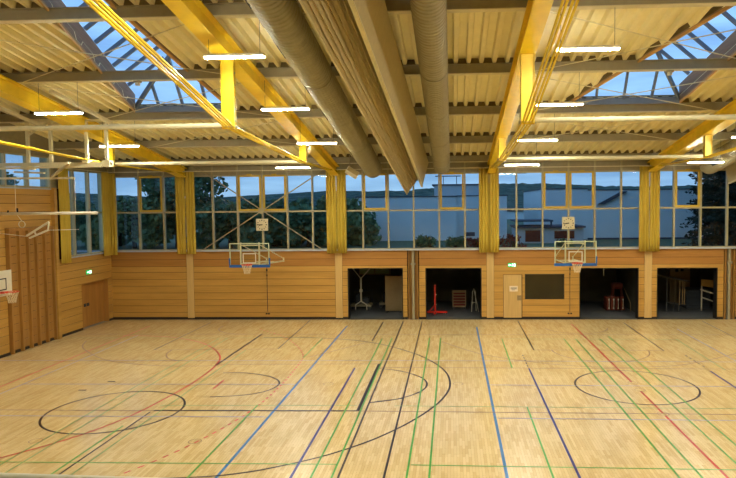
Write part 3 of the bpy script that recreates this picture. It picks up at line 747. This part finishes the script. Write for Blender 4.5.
# left wall practice hoop
t = empty('practice_hoop', (XL+.002,22.35,2.4), 'small white practice basketball hoop on the left wall at the picture edge', 'basketball hoop')
MB().box(.42,.45,-.62,.6,-.02,.92).build('board', M['white'], t, bevel=.01)
MB().box(.452,.458,-.3,.3,.2,.24).box(.452,.458,-.3,.3,.6,.64).box(.452,.458,-.3,-.26,.24,.6).box(.452,.458,.26,.3,.24,.6).build('target_square', M['black'], t)
MB().bar((0,-.4,.1),(.42,-.4,.1),.06).bar((0,.4,.1),(.42,.4,.1),.06).bar((0,.0,.8),(.42,0,.8),.06).build('wall_arm', M['steel'], t)
MB().tube([(.86+.23*math.cos(a*math.pi/12),.23*math.sin(a*math.pi/12),.16) for a in range(24)], .014, 8, closed=True).box(.46,.66,-.08,.08,.1,.17).build('rim', M['orange'], t)
mb = MB()
for s in (1,-1):
    for k in range(12):
        mb.tube([(.86+r*math.cos((k+s*.5*i)*2*math.pi/12), r*math.sin((k+s*.5*i)*2*math.pi/12), .16+z) for i,(z,r) in enumerate([(0,.225),(-.1,.19),(-.2,.155),(-.3,.13),(-.4,.12)])], .0085, 4)
mb.build('net', M['net'], t)

# clocks
for x, z, l, hh, mm in ((-9.25,4.68,'square cream wall clock on the mullion above the left hoop',8,45),(5.52,4.64,'square cream wall clock on the mullion above the right hoop',8,43)):
    t = empty('wall_clock', (x,D-.12,z), l, 'clock', 'square wall clocks')
    MB().box(-.29,.29,-.05,.04,-.29,.29).build('case', M['clockface'], t, bevel=.012)
    mb = MB()
    for k in range(12):
        a = k*math.pi/6; r0, r1 = (.19,.245); 
        mb.fbar((r0*math.sin(a),r0*math.cos(a)),(r1*math.sin(a),r1*math.cos(a)),.045 if k%3 == 0 else .03,-.055)
    mb.build('hour_marks', M['black'], t)
    for nm, L_, w_, an in (('hour_hand',.15,.045,(hh+mm/60)*30),('minute_hand',.22,.032,mm*6)):
        a = math.radians(an); MB().fbar((-.03*math.sin(a),-.03*math.cos(a)),(L_*math.sin(a),L_*math.cos(a)),w_,-.062).build(nm, M['black'], t)
# exit signs
def exit_sign(loc, rz, label):
    t = empty('exit_sign', loc, label, 'exit sign', 'green exit signs', rz=rz)
    MB().box(-.19,.19,-.04,0,-.09,.09).build('panel', M['green'], t)
    mb = MB()
    mb.fbar((-.14,0),(-.05,0),.035,-.046); mb.add([(-.17,-.046,0),(-.11,-.046,.05),(-.11,-.046,-.05)], [(0,1,2)])
    mb.box(.09,.16,-.046,-.041,-.07,.07).disc((.03,-.044,.055), .018, 10, t=.006)
    for a, b, w_ in (((.03,.04),(.015,-.01),.03),((.015,-.01),(.045,-.035),.018),((.045,-.035),(.035,-.07),.016),((.015,-.01),(-.01,-.045),.018),((-.01,-.045),(-.035,-.045),.016),((.03,.03),(.06,.01),.014),((.03,.03),(-.01,.015),.014)): mb.fbar(a,b,w_,-.047)
    mb.build('pictogram', M['exitw'], t)
exit_sign((2.86,D,2.64), 0, 'green lit exit sign above the light maple door')
exit_sign((XL,28.75,2.6), math.pi/2, 'green lit exit sign above the left wall door')
# speaker hanging from the roof edge
t = empty('loudspeaker', (-4.62,29.5,7.1), 'beige loudspeaker hung from the roof above the duct bay window', 'speaker')
sp = MB().box(-.3,.3,-.16,.16,-.13,.13).build('cabinet', M['white'], t, bevel=.02); sp.rotation_euler = (math.radians(-25), math.radians(32), math.radians(10))
sg = MB().box(-.27,.27,-.005,.005,-.1,.1).build('grille', M['fabric'], t); sg.rotation_euler = sp.rotation_euler; sg.location = sp.rotation_euler.to_matrix() @ Vector((0,-.167,0))
MB().tube([(-.1,0,.05),(-.1,0,.84)], .02, 8).bar((-.1,0,.08),(.15,0,.0),.04).build('bracket', M['steel'], t)
# small detectors under the purlin
for x, y, l in ((-9.3,18.7,'small white detector under the purlin across the left rooflight'),(6.22,18.7,'small white detector under the purlin across the right rooflight')):
    t = empty('detector', (x,y,ZP(7.48,y)), l, 'detector', 'ceiling detectors')
    MB().box(-.1,.1,-.06,.06,-.05,0).build('base', M['steel'], t); MB().disc((0,0,-.09), .07, 14, 'z', t=.08).build('dome', M['white'], t)

# steel apparatus frame under the roof at the left
t = empty('hanging_apparatus_frame', (-14.2,22.3,7.1), 'beige steel apparatus frame hanging from the roof at the left', 'gym apparatus'); 
def AP(mb, name, m='flange', sm=False): mb.v = [(a+14.2,b-22.3,c-7.1) for a,b,c in mb.v]; return mb.build(name, M[m], t, smooth=sm)
for x in (-15.2,-14.35,-13.03,-12.3): AP(MB().bar((x,22.3,7.1),(x,22.3,ZP(7.48,22.3)),.1), 'post')
AP(MB().bar((-16.9,22.3,7.17),(-12.15,22.3,7.17),.12,.12), 'lower_beam'); AP(MB().bar((-16.9,22.0,7.02),(-12.3,22.0,7.06),.07,.07), 'lower_beam')
AP(MB().bar((-16.4,22.1,6.68),(-13.4,22.1,6.66),.07,.07), 'lower_beam')
AP(MB().bar((-12.1,22.3,ZP(7.3,22.3)),(-12.1,18.9,ZP(7.3,18.9)),.1,.1), 'top_rail'); AP(MB().bar((-14.6,22.3,ZP(7.2,22.3)),(-14.6,18.9,ZP(7.2,18.9)),.1,.1), 'top_rail')
AP(MB().bar((-15.2,22.3,8.75),(-12.2,22.3,8.7),.08,.08), 'cross_beam'); AP(MB().bar((-15.2,22.3,8.2),(-14.35,22.3,8.7),.06,.06), 'diagonal')
AP(MB().bar((-14.2,22.1,6.72),(-12.6,20.5,7.1),.09,.06), 'swing_arm'); AP(MB().bar((-15.6,22.1,6.9),(-13.9,21.2,6.8),.06,.06), 'swing_arm')
for b_ in ((-15.3,-15.0,22.0,22.4,6.98,7.1),(-13.1,-12.9,22.1,22.4,7.2,7.3),(-12.4,-12.15,22.15,22.45,7.05,7.28)): AP(MB().box(*b_), 'clamp')
t = empty('horizontal_bar', (-14.4,22.1,5.41), 'long pale horizontal bar hung below the steel frame at the left', 'bar')
MB().tube([(-2.5,0,0),(1.78,0,0)], .05, 12).build('bar', M['white'], t, smooth=True)
MB().tube([(-1.15,0,.05),(-1.15,0,.2)], .03, 8).tube([(-1.5,0,.02),(-1.5,0,.12)], .03, 8).build('clip', M['black'], t)
for x in (-1.2,1.0): MB().tube([(x,0,0),(x,0,1.25)], .008, 6).build('cord', M['white'], t)
# folded trapeze arms in front of the wall bars
t = empty('folded_arm', (-15.0,22.4,4.8), 'small white folding arm in front of the top of the wall bars', 'gym apparatus')
MB().bar((-.45,0,-.2),(.4,0,.3),.06).bar((-.35,0,-.28),(.35,0,.0),.06).bar((.4,0,.3),(.35,0,0),.04).bar((-.15,0,-.02),(-.1,0,-.2),.04).build('arm', M['white'], t)
MB().tube([(.35,0,0),(1.5,0,.02)], .014, 6).build('cord', M['white'], t); MB().tube([(-1.9,0,-.05),(-.45,0,-.22)], .01, 6).build('cord', M['white'], t)
t = empty('gym_ring', (-15.6,22.38,4.9), 'small pale ring hanging above the white folding arm', 'ring'); MB().tube([(.12*math.cos(k*.5236),0,.12+.12*math.sin(k*.5236)) for k in range(12)], .014, 6, closed=True).build('ring', M['white'], t); MB().tube([(0,0,.24),(0,-.28,.52)], .01, 6).build('cord', M['white'], t)

# ================================================================= STORE ROOM CONTENTS
def tub(*a, **k): return MB().tube(*a, **k)
# room 1
t = empty('upright_board', (-3.05,33,0), 'tall tan board standing at the right of the first store opening', 'board')
MB().box(-.47,.47,-.03,.03,.05,1.88).build('panel', M['tan'], t, bevel=.01); MB().box(-.4,-.3,-.25,.25,0,.05).box(.3,.4,-.25,.25,0,.05).build('foot', M['dark'], t)
def cart(x, y, l):
    t = empty('equipment_cart', (x,y,0), l, 'cart', 'wheeled carts in the first store')
    MB().box(-.55,.55,-.35,.35,.16,.28).build('platform', M['steel'], t, bevel=.01)
    for a in (-.45,.45):
        for b in (-.28,.28): MB().disc((a,b,.08), .08, 14, t=.05).build('wheel', M['dark'], t)
    MB().tube([(-.52,.3,.28),(-.52,.3,.95),(.52,.3,.95),(.52,.3,.28)], .025, 8).build('push_frame', M['dark'], t)
    MB().box(-.35,-.05,-.2,.2,.28,.8).box(.05,.4,-.15,.2,.28,.62).build('load', M['dark'], t, bevel=.05)
cart(-4.9, 34.0, 'low wheeled cart with pale platform below the white forked stand'); cart(-3.45, 34.6, 'low wheeled cart half hidden behind the tan board')
t = empty('forked_stand', (-4.85,33.4,0), 'white forked post stand at the left of the first store', 'stand')
MB().tube([(0,0,.45),(0,0,1.75)], .045, 10).build('post', M['white'], t, smooth=True)
MB().tube([(0,0,1.7),(-.55,0,2.4)], .03, 8).build('fork_arm', M['white'], t); MB().tube([(0,0,1.7),(.65,0,2.4)], .03, 8).build('fork_arm', M['white'], t)
MB().bar((-.3,0,.3),(0,0,.5),.05).bar((.3,0,.3),(0,0,.5),.05).bar((-.3,0,0.02),(-.3,0,.32),.05).bar((.3,0,.02),(.3,0,.32),.05).box(-.08,.08,-.06,.06,1.0,1.12).build('base', M['white'], t)
t = empty('wall_cabinet', (-4.45,36.2,1.6), 'green grey framed panel hanging in the first store', 'cabinet')
MB().box(-.9,.9,0,.2,0,1.0).build('body', M['dgreen'], t); MB().box(-.9,.9,-.03,0,0,.05).box(-.9,.9,-.03,0,.95,1).box(-.9,-.85,-.03,0,0,1).box(.85,.9,-.03,0,0,1).box(-.03,.03,-.03,0,0,1).build('frame', M['tan'], t)
# room 2
t = empty('red_post_stand', (-.9,32.2,0), 'bright red post on a wheeled base in the second store', 'stand')
MB().box(-.045,.045,-.045,.045,.12,1.5).build('post', M['red'], t, bevel=.006); MB().box(-.5,.62,-.05,.05,.08,.17).box(-.06,.06,-.4,.3,.08,.15).bar((-.3,0,.15),(0,0,.5),.04).build('base', M['red'], t)
for a,b in ((-.42,0),(.5,0),(0,-.35),(0,.25)): MB().disc((a,b,.045), .045, 12, t=.03).build('wheel', M['dark'], t)
MB().tube([(.05,0,.5),(.09,0,.5)], .02, 8).tube([(.05,0,1.0),(.09,0,1.0)], .02, 8).build('knob', M['white'], t)
t = empty('ball_trolley', (.35,34,0), 'tan slatted trolley in the middle of the second store', 'trolley')
mb = MB()
for k in range(5): mb.box(-.33,.33,-.26,-.24,.2+.15*k,.29+.15*k)
mb.build('slats', M['rbrown'], t); MB().box(-.36,-.31,-.27,.27,.15,.95).box(.31,.36,-.27,.27,.15,.95).box(-.36,.36,.22,.27,.15,.95).box(-.33,.33,-.27,.27,.12,.18).build('frame', M['tan'], t)
for a in (-.28,.28): MB().disc((a,-.2,.06), .06, 12, t=.04).build('wheel', M['dark'], t)
t = empty('folding_frame', (1.12,33,0), 'pale metal folding frame leaning at the right of the second store', 'frame')
MB().bar((-.14,0,0),(-.08,.1,1.05),.03).bar((.22,-.1,0),(.0,.05,1.1),.03).bar((.1,.2,0),(.06,.1,1.0),.03).bar((-.12,0,.45),(.12,0,.5),.025).tube([(-.1,0,1.0),(-.02,0,1.2),(.08,0,1.0)], .015, 6).build('tubes', M['white'], t)
t = empty('ceiling_bracket', (.2,35.5,1.95), 'dark metal bracket hanging in the second store', 'bracket')
MB().bar((-.6,0,0),(.6,0,.0),.05).bar((.0,0,0),(.0,0,.8),.06).bar((-.55,0,0),(-.55,0,.8),.03).bar((.45,0,0),(.45,0,.8),.03).build('bars', M['grey'], t)
# room 3
for k in range(4):
    x = 8.02+.235*k
    t = empty('vaulting_box_section', (x,33.2,0), ['red brown vaulting box section at the left of the row in the third store','second red brown vaulting box section from the left in the third store','third red brown vaulting box section from the left in the third store','red brown vaulting box section at the right of the row in the third store'][k], 'vaulting box', 'vaulting box sections')
    MB().box(-.1,.1,-.03,.03,.03,.72+.02*(k%2)).box(-.1,.1,.5,.55,.03,.7).box(-.1,-.06,-.03,.55,.03,.7).box(.06,.1,-.03,.55,.03,.7).build('boards', M['rbrown'], t, bevel=.008)
    MB().tube([(.05,-.05,.16),(.05,-.07,.3),(.05,-.05,.62)], .012, 6).box(.02,.08,-.05,-.03,.1,.18).box(.02,.08,-.05,-.03,.55,.63).build('strap', M['white'], t)
t = empty('leather_buck', (8.65,33.9,0), 'dark brown gymnastics buck standing behind the vaulting box sections', 'gym apparatus')
MB().box(-.28,.28,-.22,.22,1.05,1.38).build('body', M['rbrown'], t, bevel=.09)
for a,b in ((-.2,-.15),(.2,-.15),(-.2,.15),(.2,.15)): MB().bar((a,b,1.1),(a*1.6,b*1.5,0.0),.05).build('leg', M['rbrown'], t)
t = empty('leaning_pole', (9.0,33.0,0), 'thin pale pole leaning beside the vaulting box sections', 'pole'); MB().tube([(.12,0,.42),(-.2,.05,1.2)], .013, 6).bar((.12,0,0),(.12,0,.45),.02).build('pole', M['tan'], t)
t = empty('pull_cord', (7.35,31.3,2.05), 'thin pale cord hanging in the third store opening', 'cord'); MB().tube([(0,0,0),(0,0,.55)], .01, 6).build('cord', M['white'], t)
# room 4
def ttable(x, y, l):
    t = empty('stacked_table', (x,y,0), l, 'table')
    m_ = MB().add([(-1.0,-.5,1.86),(.62,-.5,1.52),(.62,.6,1.52),(-1.0,.6,1.86),(-1.0,-.5,1.90),(.62,-.5,1.56),(.62,.6,1.56),(-1.0,.6,1.90)], [(0,1,2,3),(7,6,5,4),(0,4,5,1),(1,5,6,2),(2,6,7,3),(3,7,4,0)]); m_.build('table_top', M['grey'], t)
    for a,b in ((.12,-.45),(.28,-.4),(.4,-.35),(.2,.4)): MB().bar((a,b,.35),(a+.02,b,1.6),.035).build('leg', M['tan'], t)
    MB().bar((-.5,-.4,.5),(.45,-.4,.35),.04).bar((-.5,-.4,0),(-.5,-.4,1.78),.04).bar((.1,-.4,0),(.1,-.4,.4),.04).bar((-.2,-.4,.02),(-.1,-.4,.5),.03).build('underframe', M['grey'], t)
ttable(11.4, 33.3, 'dark table with bare legs tipped up in the fourth store')
for k, l in enumerate(('lowest','second from the floor','middle','second from the top','topmost')):
    t = MB().box(-.5,.75,-.6,.6,0,.2).build('gym_mat', M['dark'], bevel=.03); t.location = (12.7,34.4,.2*k); tag(t, 'dark gym mat in the fourth store, %s of its stack' % l, 'mat', 'gym mats stacked in the fourth store')
t = empty('white_locker', (12.55,35.6,0), 'pale locker with two small dark slots at the back of the fourth store', 'locker')
MB().box(-.6,.5,0,.5,.6,2.3).box(-.6,.5,0,.5,0,.6).build('body', M['tan'], t); MB().box(-.3,-.14,-.01,0,1.75,1.9).box(-.02,.14,-.01,0,1.78,1.92).build('slots', M['black'], t)
t = empty('wooden_bench', (13.1,33.2,0), 'orange wooden bench tilted at the right of the fourth store', 'bench')
m_ = MB().add([(-.35,0,1.28),(.55,0,1.14),(.55,.05,1.14),(-.35,.05,1.28),(-.35,0,1.62),(.55,0,1.55),(.55,.05,1.55),(-.35,.05,1.62)], [(0,1,2,3),(7,6,5,4),(0,4,5,1),(1,5,6,2),(2,6,7,3),(3,7,4,0)]); m_.build('seat', M['wall'], t)
MB().bar((-.4,0,1.1),(.5,0,.8),.07).bar((-.3,0,.68),(.5,0,.4),.07).bar((.35,.05,0),(.35,.05,1.2),.05).bar((-.32,.05,0),(-.32,.05,1.3),.05).build('rails', M['white'], t)

# ================================================================= OUTDOORS
gd = struct(MB().box(-90,90,D+T,160,2.86,2.96).build('ground', M['grass']))
struct(MB().box(-40,60,36.5,38.2,2.96,2.975).build('trim_7', M['path']))
# forested hills
def hillmesh():
    mb = MB(); nx, ny = 150, 26; rnd = random.Random(3)
    for j in range(ny):
        for i in range(nx):
            x = -520+1040*i/(nx-1); y = 160+640*j/(ny-1); t = j/(ny-1)
            ridge = 24+3.5*math.sin(x*.009+.6)+2*math.sin(x*.023)+(-5 if x < -150 else 0)*min(1,(-150-x)/80 if x < -150 else 0)
            z = -2+(ridge+2)*(t**.8)+rnd.uniform(-1,1)*(.3+1.1*t)
            if j == 0: z = 2.0
            mb.v.append((x,y,z))
    for j in range(ny-1):
        for i in range(nx-1):
            k = j*nx+i; mb.f.append((k,k+1,k+nx+1,k+nx)); mb.mi.append(0)
    return mb
o = hillmesh().build('hills', M['hill'], smooth=True); struct(o)
# trees
def tree(x, y, h, lobes, n, m, label, leafs=.22, cat='tree', seed=1, g='trees outside the windows', name='leafy_tree'):
    rnd = random.Random(seed)
    t = empty(name, (x,y,2.96), label, cat, g)
    mb = MB().tube([(0,0,0),(.05,0,h*.35),(-.05,.05,h*.75)], [.16,.12,.05], 8)
    for k in range(5):
        a = rnd.uniform(0,6.28); mb.tube([(0,0,h*(.3+.08*k)),(math.cos(a)*h*.22,math.sin(a)*h*.22,h*(.5+.07*k))], [.06,.02], 6)
    mb.build('trunk', M['bark'], t, smooth=True)
    mb = MB()
    tot = sum(l[3]**2 for l in lobes)
    for (lx,ly,lz,r) in lobes:
        for _ in range(int(n*r*r/tot)):
            d = Vector((rnd.gauss(0,1),rnd.gauss(0,1),rnd.gauss(0,1))).normalized()*r*(rnd.random()**.4)
            c = Vector((lx,ly,lz))+Vector((d.x,d.y,d.z*.85))
            if c.z < .05: c.z = .05+rnd.random()*.2
            a = Vector((rnd.gauss(0,1),rnd.gauss(0,1),rnd.gauss(0,1))).normalized(); b = a.cross(Vector((rnd.gauss(0,1),rnd.gauss(0,1),rnd.gauss(0,1)))).normalized()
            s = leafs*rnd.uniform(.6,1.3); a *= s; b *= s*.6
            mb.v += [tuple(c-a), tuple(c+b), tuple(c+a), tuple(c-b)]; k = len(mb.v)-4; mb.f.append((k,k+1,k+2,k+3)); mb.mi.append(0)
    mb.build('foliage', M[m], t)
    return t
def lob(seed, w, h, base=.6, k=9, r=1.0):
    rnd = random.Random(seed); return [(rnd.uniform(-w,w), rnd.uniform(-w*.6,w*.6), rnd.uniform(base,h-r*.5), r*rnd.uniform(.7,1.15)) for _ in range(k)]
TR = [ # x, y, height, half width, mat, label
 (-17.6,40,7.4,2.4,'leaf','tall dark leafy tree behind the curtain between the two leftmost back wall bays'),
 (-22.5,42,3.0,2.6,'leaf','low dark tree in the lower part of the left corner bay window'),
 (-20.2,39.5,3.2,1.9,'leaf2','small olive green tree in the middle of the left corner bay window'),
 (-14.0,39.5,2.9,1.9,'leaf','dark tree in the left panes of the left clock bay'),
 (-11.6,41,2.6,2.0,'leaf2','olive green tree just left of the left clock'),
 (-9.1,40,2.3,1.8,'leaf','dark low tree directly behind the left clock'),
 (-6.9,41,3.1,1.6,'leaf2','slim olive tree in the right panes of the left clock bay'),
 (-8.0,43.5,2.7,2.0,'leaf','dark tree further back right of the left clock'),
 (-12.6,44,2.8,2.4,'leaf','dark tree further back left of the left clock'),
 (-25.5,29.5,4.6,1.8,'leaf','dark tree outside the left wall window'),
 (-27.5,35.0,6.4,1.6,'leaf','tall dark tree outside the far end of the left wall window'),
 (-25.0,24.6,6.6,1.3,'leaf','tall tree outside the high left wall window'),
 (-30.5,41.0,4.4,2.4,'leaf2','olive tree standing further off at the left corner')]
for i, (x,y,h,w_,m_,l) in enumerate(TR):
    tree(x, y, h, lob(i*7+1, w_, h, .5 if h < 5 else 1.0, 14 if h < 5 else 26, 1.0 if h < 5 else 1.15), 3200 if h < 5 else 5200, m_, l, .2, seed=i+5)
# conifers at the right
def conifer(x, y, h, w_, l, seed):
    rnd = random.Random(seed); t = empty('conifer', (x,y,2.96), l, 'tree', 'trees outside the windows')
    MB().tube([(0,0,0),(0,0,h)], [.2,.04], 8).build('trunk', M['bark'], t)
    mb = MB()
    for k in range(int(h*38)):
        z = .3+(h-.4)*rnd.random(); r = w_*(1-z/h*.75)*rnd.uniform(.7,1.1); a = rnd.uniform(0,6.28)
        for q in range(40):
            u = rnd.random()**.7; c = Vector((math.cos(a)*r*u, math.sin(a)*r*u, z-.25*r*u*u+rnd.gauss(0,.05)))+Vector((rnd.gauss(0,.12),rnd.gauss(0,.12),rnd.gauss(0,.05)))
            d = Vector((rnd.gauss(0,1),rnd.gauss(0,1),rnd.gauss(0,.5))).normalized()*.17; e = Vector((rnd.gauss(0,1),rnd.gauss(0,1),rnd.gauss(0,1))).normalized()*.08
            mb.v += [tuple(c-d),tuple(c+e),tuple(c+d),tuple(c-e)]; k2 = len(mb.v)-4; mb.f.append((k2,k2+1,k2+2,k2+3)); mb.mi.append(0)
    mb.build('needles', M['needle'], t)
conifer(16.2,39.3,9.5,2.5,'tall dark conifer filling the panes right of the rightmost curtain',4)
conifer(19.3,41.5,10.5,3.0,'tall dark conifer at the far right behind the divider curtain',9)
# bushes by the windows
def bush(x, y, h, w_, m_, l, seed): return tree(x, y, h, lob(seed, w_, h, .15, 9, .34), 700, m_, l, .08, 'bush', seed, 'bushes below the windows', 'small_bush')
bush(-1.2,34.2,.95,.8,'leaf2','low green bush below the middle of the duct bay window',21)
bush(.15,34.3,.85,.45,'leaf2','small green bush left of the reddish bush',22)
bush(1.35,34.0,1.0,.45,'redleaf','reddish bush left of the curtain between duct bay and right clock bay',23)
bush(3.2,33.8,1.0,.75,'redleaf','reddish bush in the lower left panes of the right clock bay',24)
bush(6.1,34.5,.7,.4,'leaf','small dark bush right of the right clock',25)
bush(-6.0,34.2,2.3,.4,'leaf','dark green bush at the left edge of the duct bay window',26)
# buildings
def house(x, y, z, l, parts, cat='building', name='pale_building'):
    t = empty(name, (x,y,z), l, cat, 'buildings outside the windows')
    for nm, m_, bx in parts:
        mb = MB()
        for b in bx: mb.box(*b)
        mb.build(nm, M[m_], t)
    return t
house(-4,46,2.96,'long pale rendered building filling the lower panes of the duct bay window',[('wall','render_',[(-2.9,4.3,0,9,0,3.15)]),('wing','render_',[(4.3,8.1,2,9,0,3.2)]),('roof_edge','roofdark',[(-3.0,4.4,-.05,9.05,3.15,3.22),(4.3,8.2,1.95,9.05,3.2,3.27)]),('window','roofdark',[(4.9,5.7,1.97,2.0,.2,.5)])])
house(-1.8,58,2.96,'taller grey block with flat roof behind the pale building',[('wall','render2',[(.2,5.4,0,8,0,4.3)]),('roof_edge','roofdark',[(0,5.6,-.1,8.1,4.3,4.42),(.3,2.6,-.2,.1,5.1,5.18)]),('mast','roofdark',[(7.5,7.56,0,.06,0,6.2),(6.6,8.5,0,.05,5.3,5.36),(1.0,1.06,0,.06,4.4,5.15),(2.2,2.26,0,.06,4.4,5.15)])])
h = house(10.4,46,2.96,'large pale blue grey hall seen behind the right clock',[('wall','render_',[(-3.95,-.75,0,12,0,3.6),(-.75,9.6,0,12,0,3.5)]),('plinth','roofdark',[(-.75,9.6,-.03,0,0,.12)]),('roof_edge','roofdark',[(-4.0,-.75,-.05,12,3.6,3.66),(-.75,9.7,-.05,12,3.5,3.56)])])
MB().add([(-.1,-.25,2.5),(.35,-.25,2.5),(2.0,-.25,3.4),(1.55,-.25,3.4),(-.1,-.02,2.5),(.35,-.02,2.5),(2.0,-.02,3.4),(1.55,-.02,3.4)], [(0,1,2,3),(7,6,5,4),(0,4,5,1),(1,5,6,2),(2,6,7,3),(3,7,4,0)]).build('roof_slope', M['roofdark'], h)
house(6.4,42.2,2.96,'low dark roofed shed left of the large pale hall',[('wall','render2',[(-2.2,2.2,0,3,0,1.0)]),('roof','roofdark',[(-2.3,2.3,-.2,3.2,1.0,1.12),(-2.3,.2,-.2,3,1.42,1.52),(-2.2,-2.1,0,.1,1.1,1.45),(.05,.15,0,.1,1.1,1.45)]),('door','rbrown',[(-1.6,-.6,-.02,0,.1,.85),(.3,1.6,-.02,0,.3,.8)])], name='low_shed')
house(9,105,2.96,'small far white house below the hills left of the hall',[('wall','render_',[(-1.4,3.0,0,6,0,1.3)]),('roof','roofdark',[(-1.6,3.2,-.3,6.3,1.3,1.8)])], name='small_house')
house(30.3,60,2.96,'pale building behind the conifers at the far right',[('wall','render_',[(-2.8,6,0,8,0,3.7)]),('roof_edge','roofdark',[(-2.9,6.1,-.1,8.1,3.7,3.8)])])

# ================================================================= LIGHT
w = bpy.data.worlds.new('World'); bpy.context.scene.world = w; w.use_nodes = True; nt = w.node_tree; N = nt.nodes; L = nt.links
bg = N['Background']; tc = N.new('ShaderNodeTexCoord'); sx = N.new('ShaderNodeSeparateXYZ'); L.new(tc.outputs['Generated'], sx.inputs[0])
cr = N.new('ShaderNodeValToRGB'); e = cr.color_ramp.elements
e[0].position = .0; e[0].color = srgb(150,180,206); e[1].position = 1; e[1].color = srgb(104,150,206)
x_ = e.new(.05); x_.color = srgb(130,166,202); x_ = e.new(.3); x_.color = srgb(124,168,216)
L.new(sx.outputs['Z'], cr.inputs[0])
mp = N.new('ShaderNodeMapping'); mp.inputs['Scale'].default_value = (2.2,2.2,16); L.new(tc.outputs['Generated'], mp.inputs[0])
nz = N.new('ShaderNodeTexNoise'); nz.inputs['Scale'].default_value = 2.2; nz.inputs['Detail'].default_value = 5; L.new(mp.outputs[0], nz.inputs['Vector'])
c2 = N.new('ShaderNodeValToRGB'); c2.color_ramp.elements[0].position = .38; c2.color_ramp.elements[1].position = .66
c2.color_ramp.elements[0].color = (.72,.76,.82,1); c2.color_ramp.elements[1].color = (1.25,1.2,1.12,1); L.new(nz.outputs['Fac'], c2.inputs[0])
mx = N.new('ShaderNodeMix'); mx.data_type = 'RGBA'; mx.blend_type = 'MULTIPLY'; mx.inputs['Factor'].default_value = .9
L.new(cr.outputs[0], mx.inputs['A']); L.new(c2.outputs[0], mx.inputs['B']); L.new(mx.outputs['Result'], bg.inputs[0]); bg.inputs[1].default_value = 1.75

# ================================================================= CAMERA
f, yaw, pit, rol, h = 637.408, .0506278, .0512127, -.0096412, 5.62728
cy, sy, cp, sp_ = math.cos(yaw), math.sin(yaw), math.cos(pit), math.sin(pit)
fw = Vector((-sy*cp, cy*cp, -sp_)); r = Vector((cy,sy,0)); u = r.cross(fw)
r2 = math.cos(rol)*r+math.sin(rol)*u; u2 = -math.sin(rol)*r+math.cos(rol)*u
cd = bpy.data.cameras.new('camera'); co = bpy.data.objects.new('camera', cd); C.objects.link(co)
m4 = Matrix((r2, u2, -fw)).transposed().to_4x4(); m4.translation = (0,0,h); co.matrix_world = m4
cd.sensor_width = 36; cd.lens = f/736*36; cd.shift_x = (368-419.984)/736; cd.shift_y = -(239-236.4387)/736
cd.clip_end = 2000; cd.clip_start = .05
sc = bpy.context.scene; sc.camera = co
sc.view_settings.view_transform = 'Standard'; sc.view_settings.look = 'None'; sc.view_settings.gamma = 1; sc.view_settings.use_curve_mapping = False
sc.view_settings.exposure = 0.0
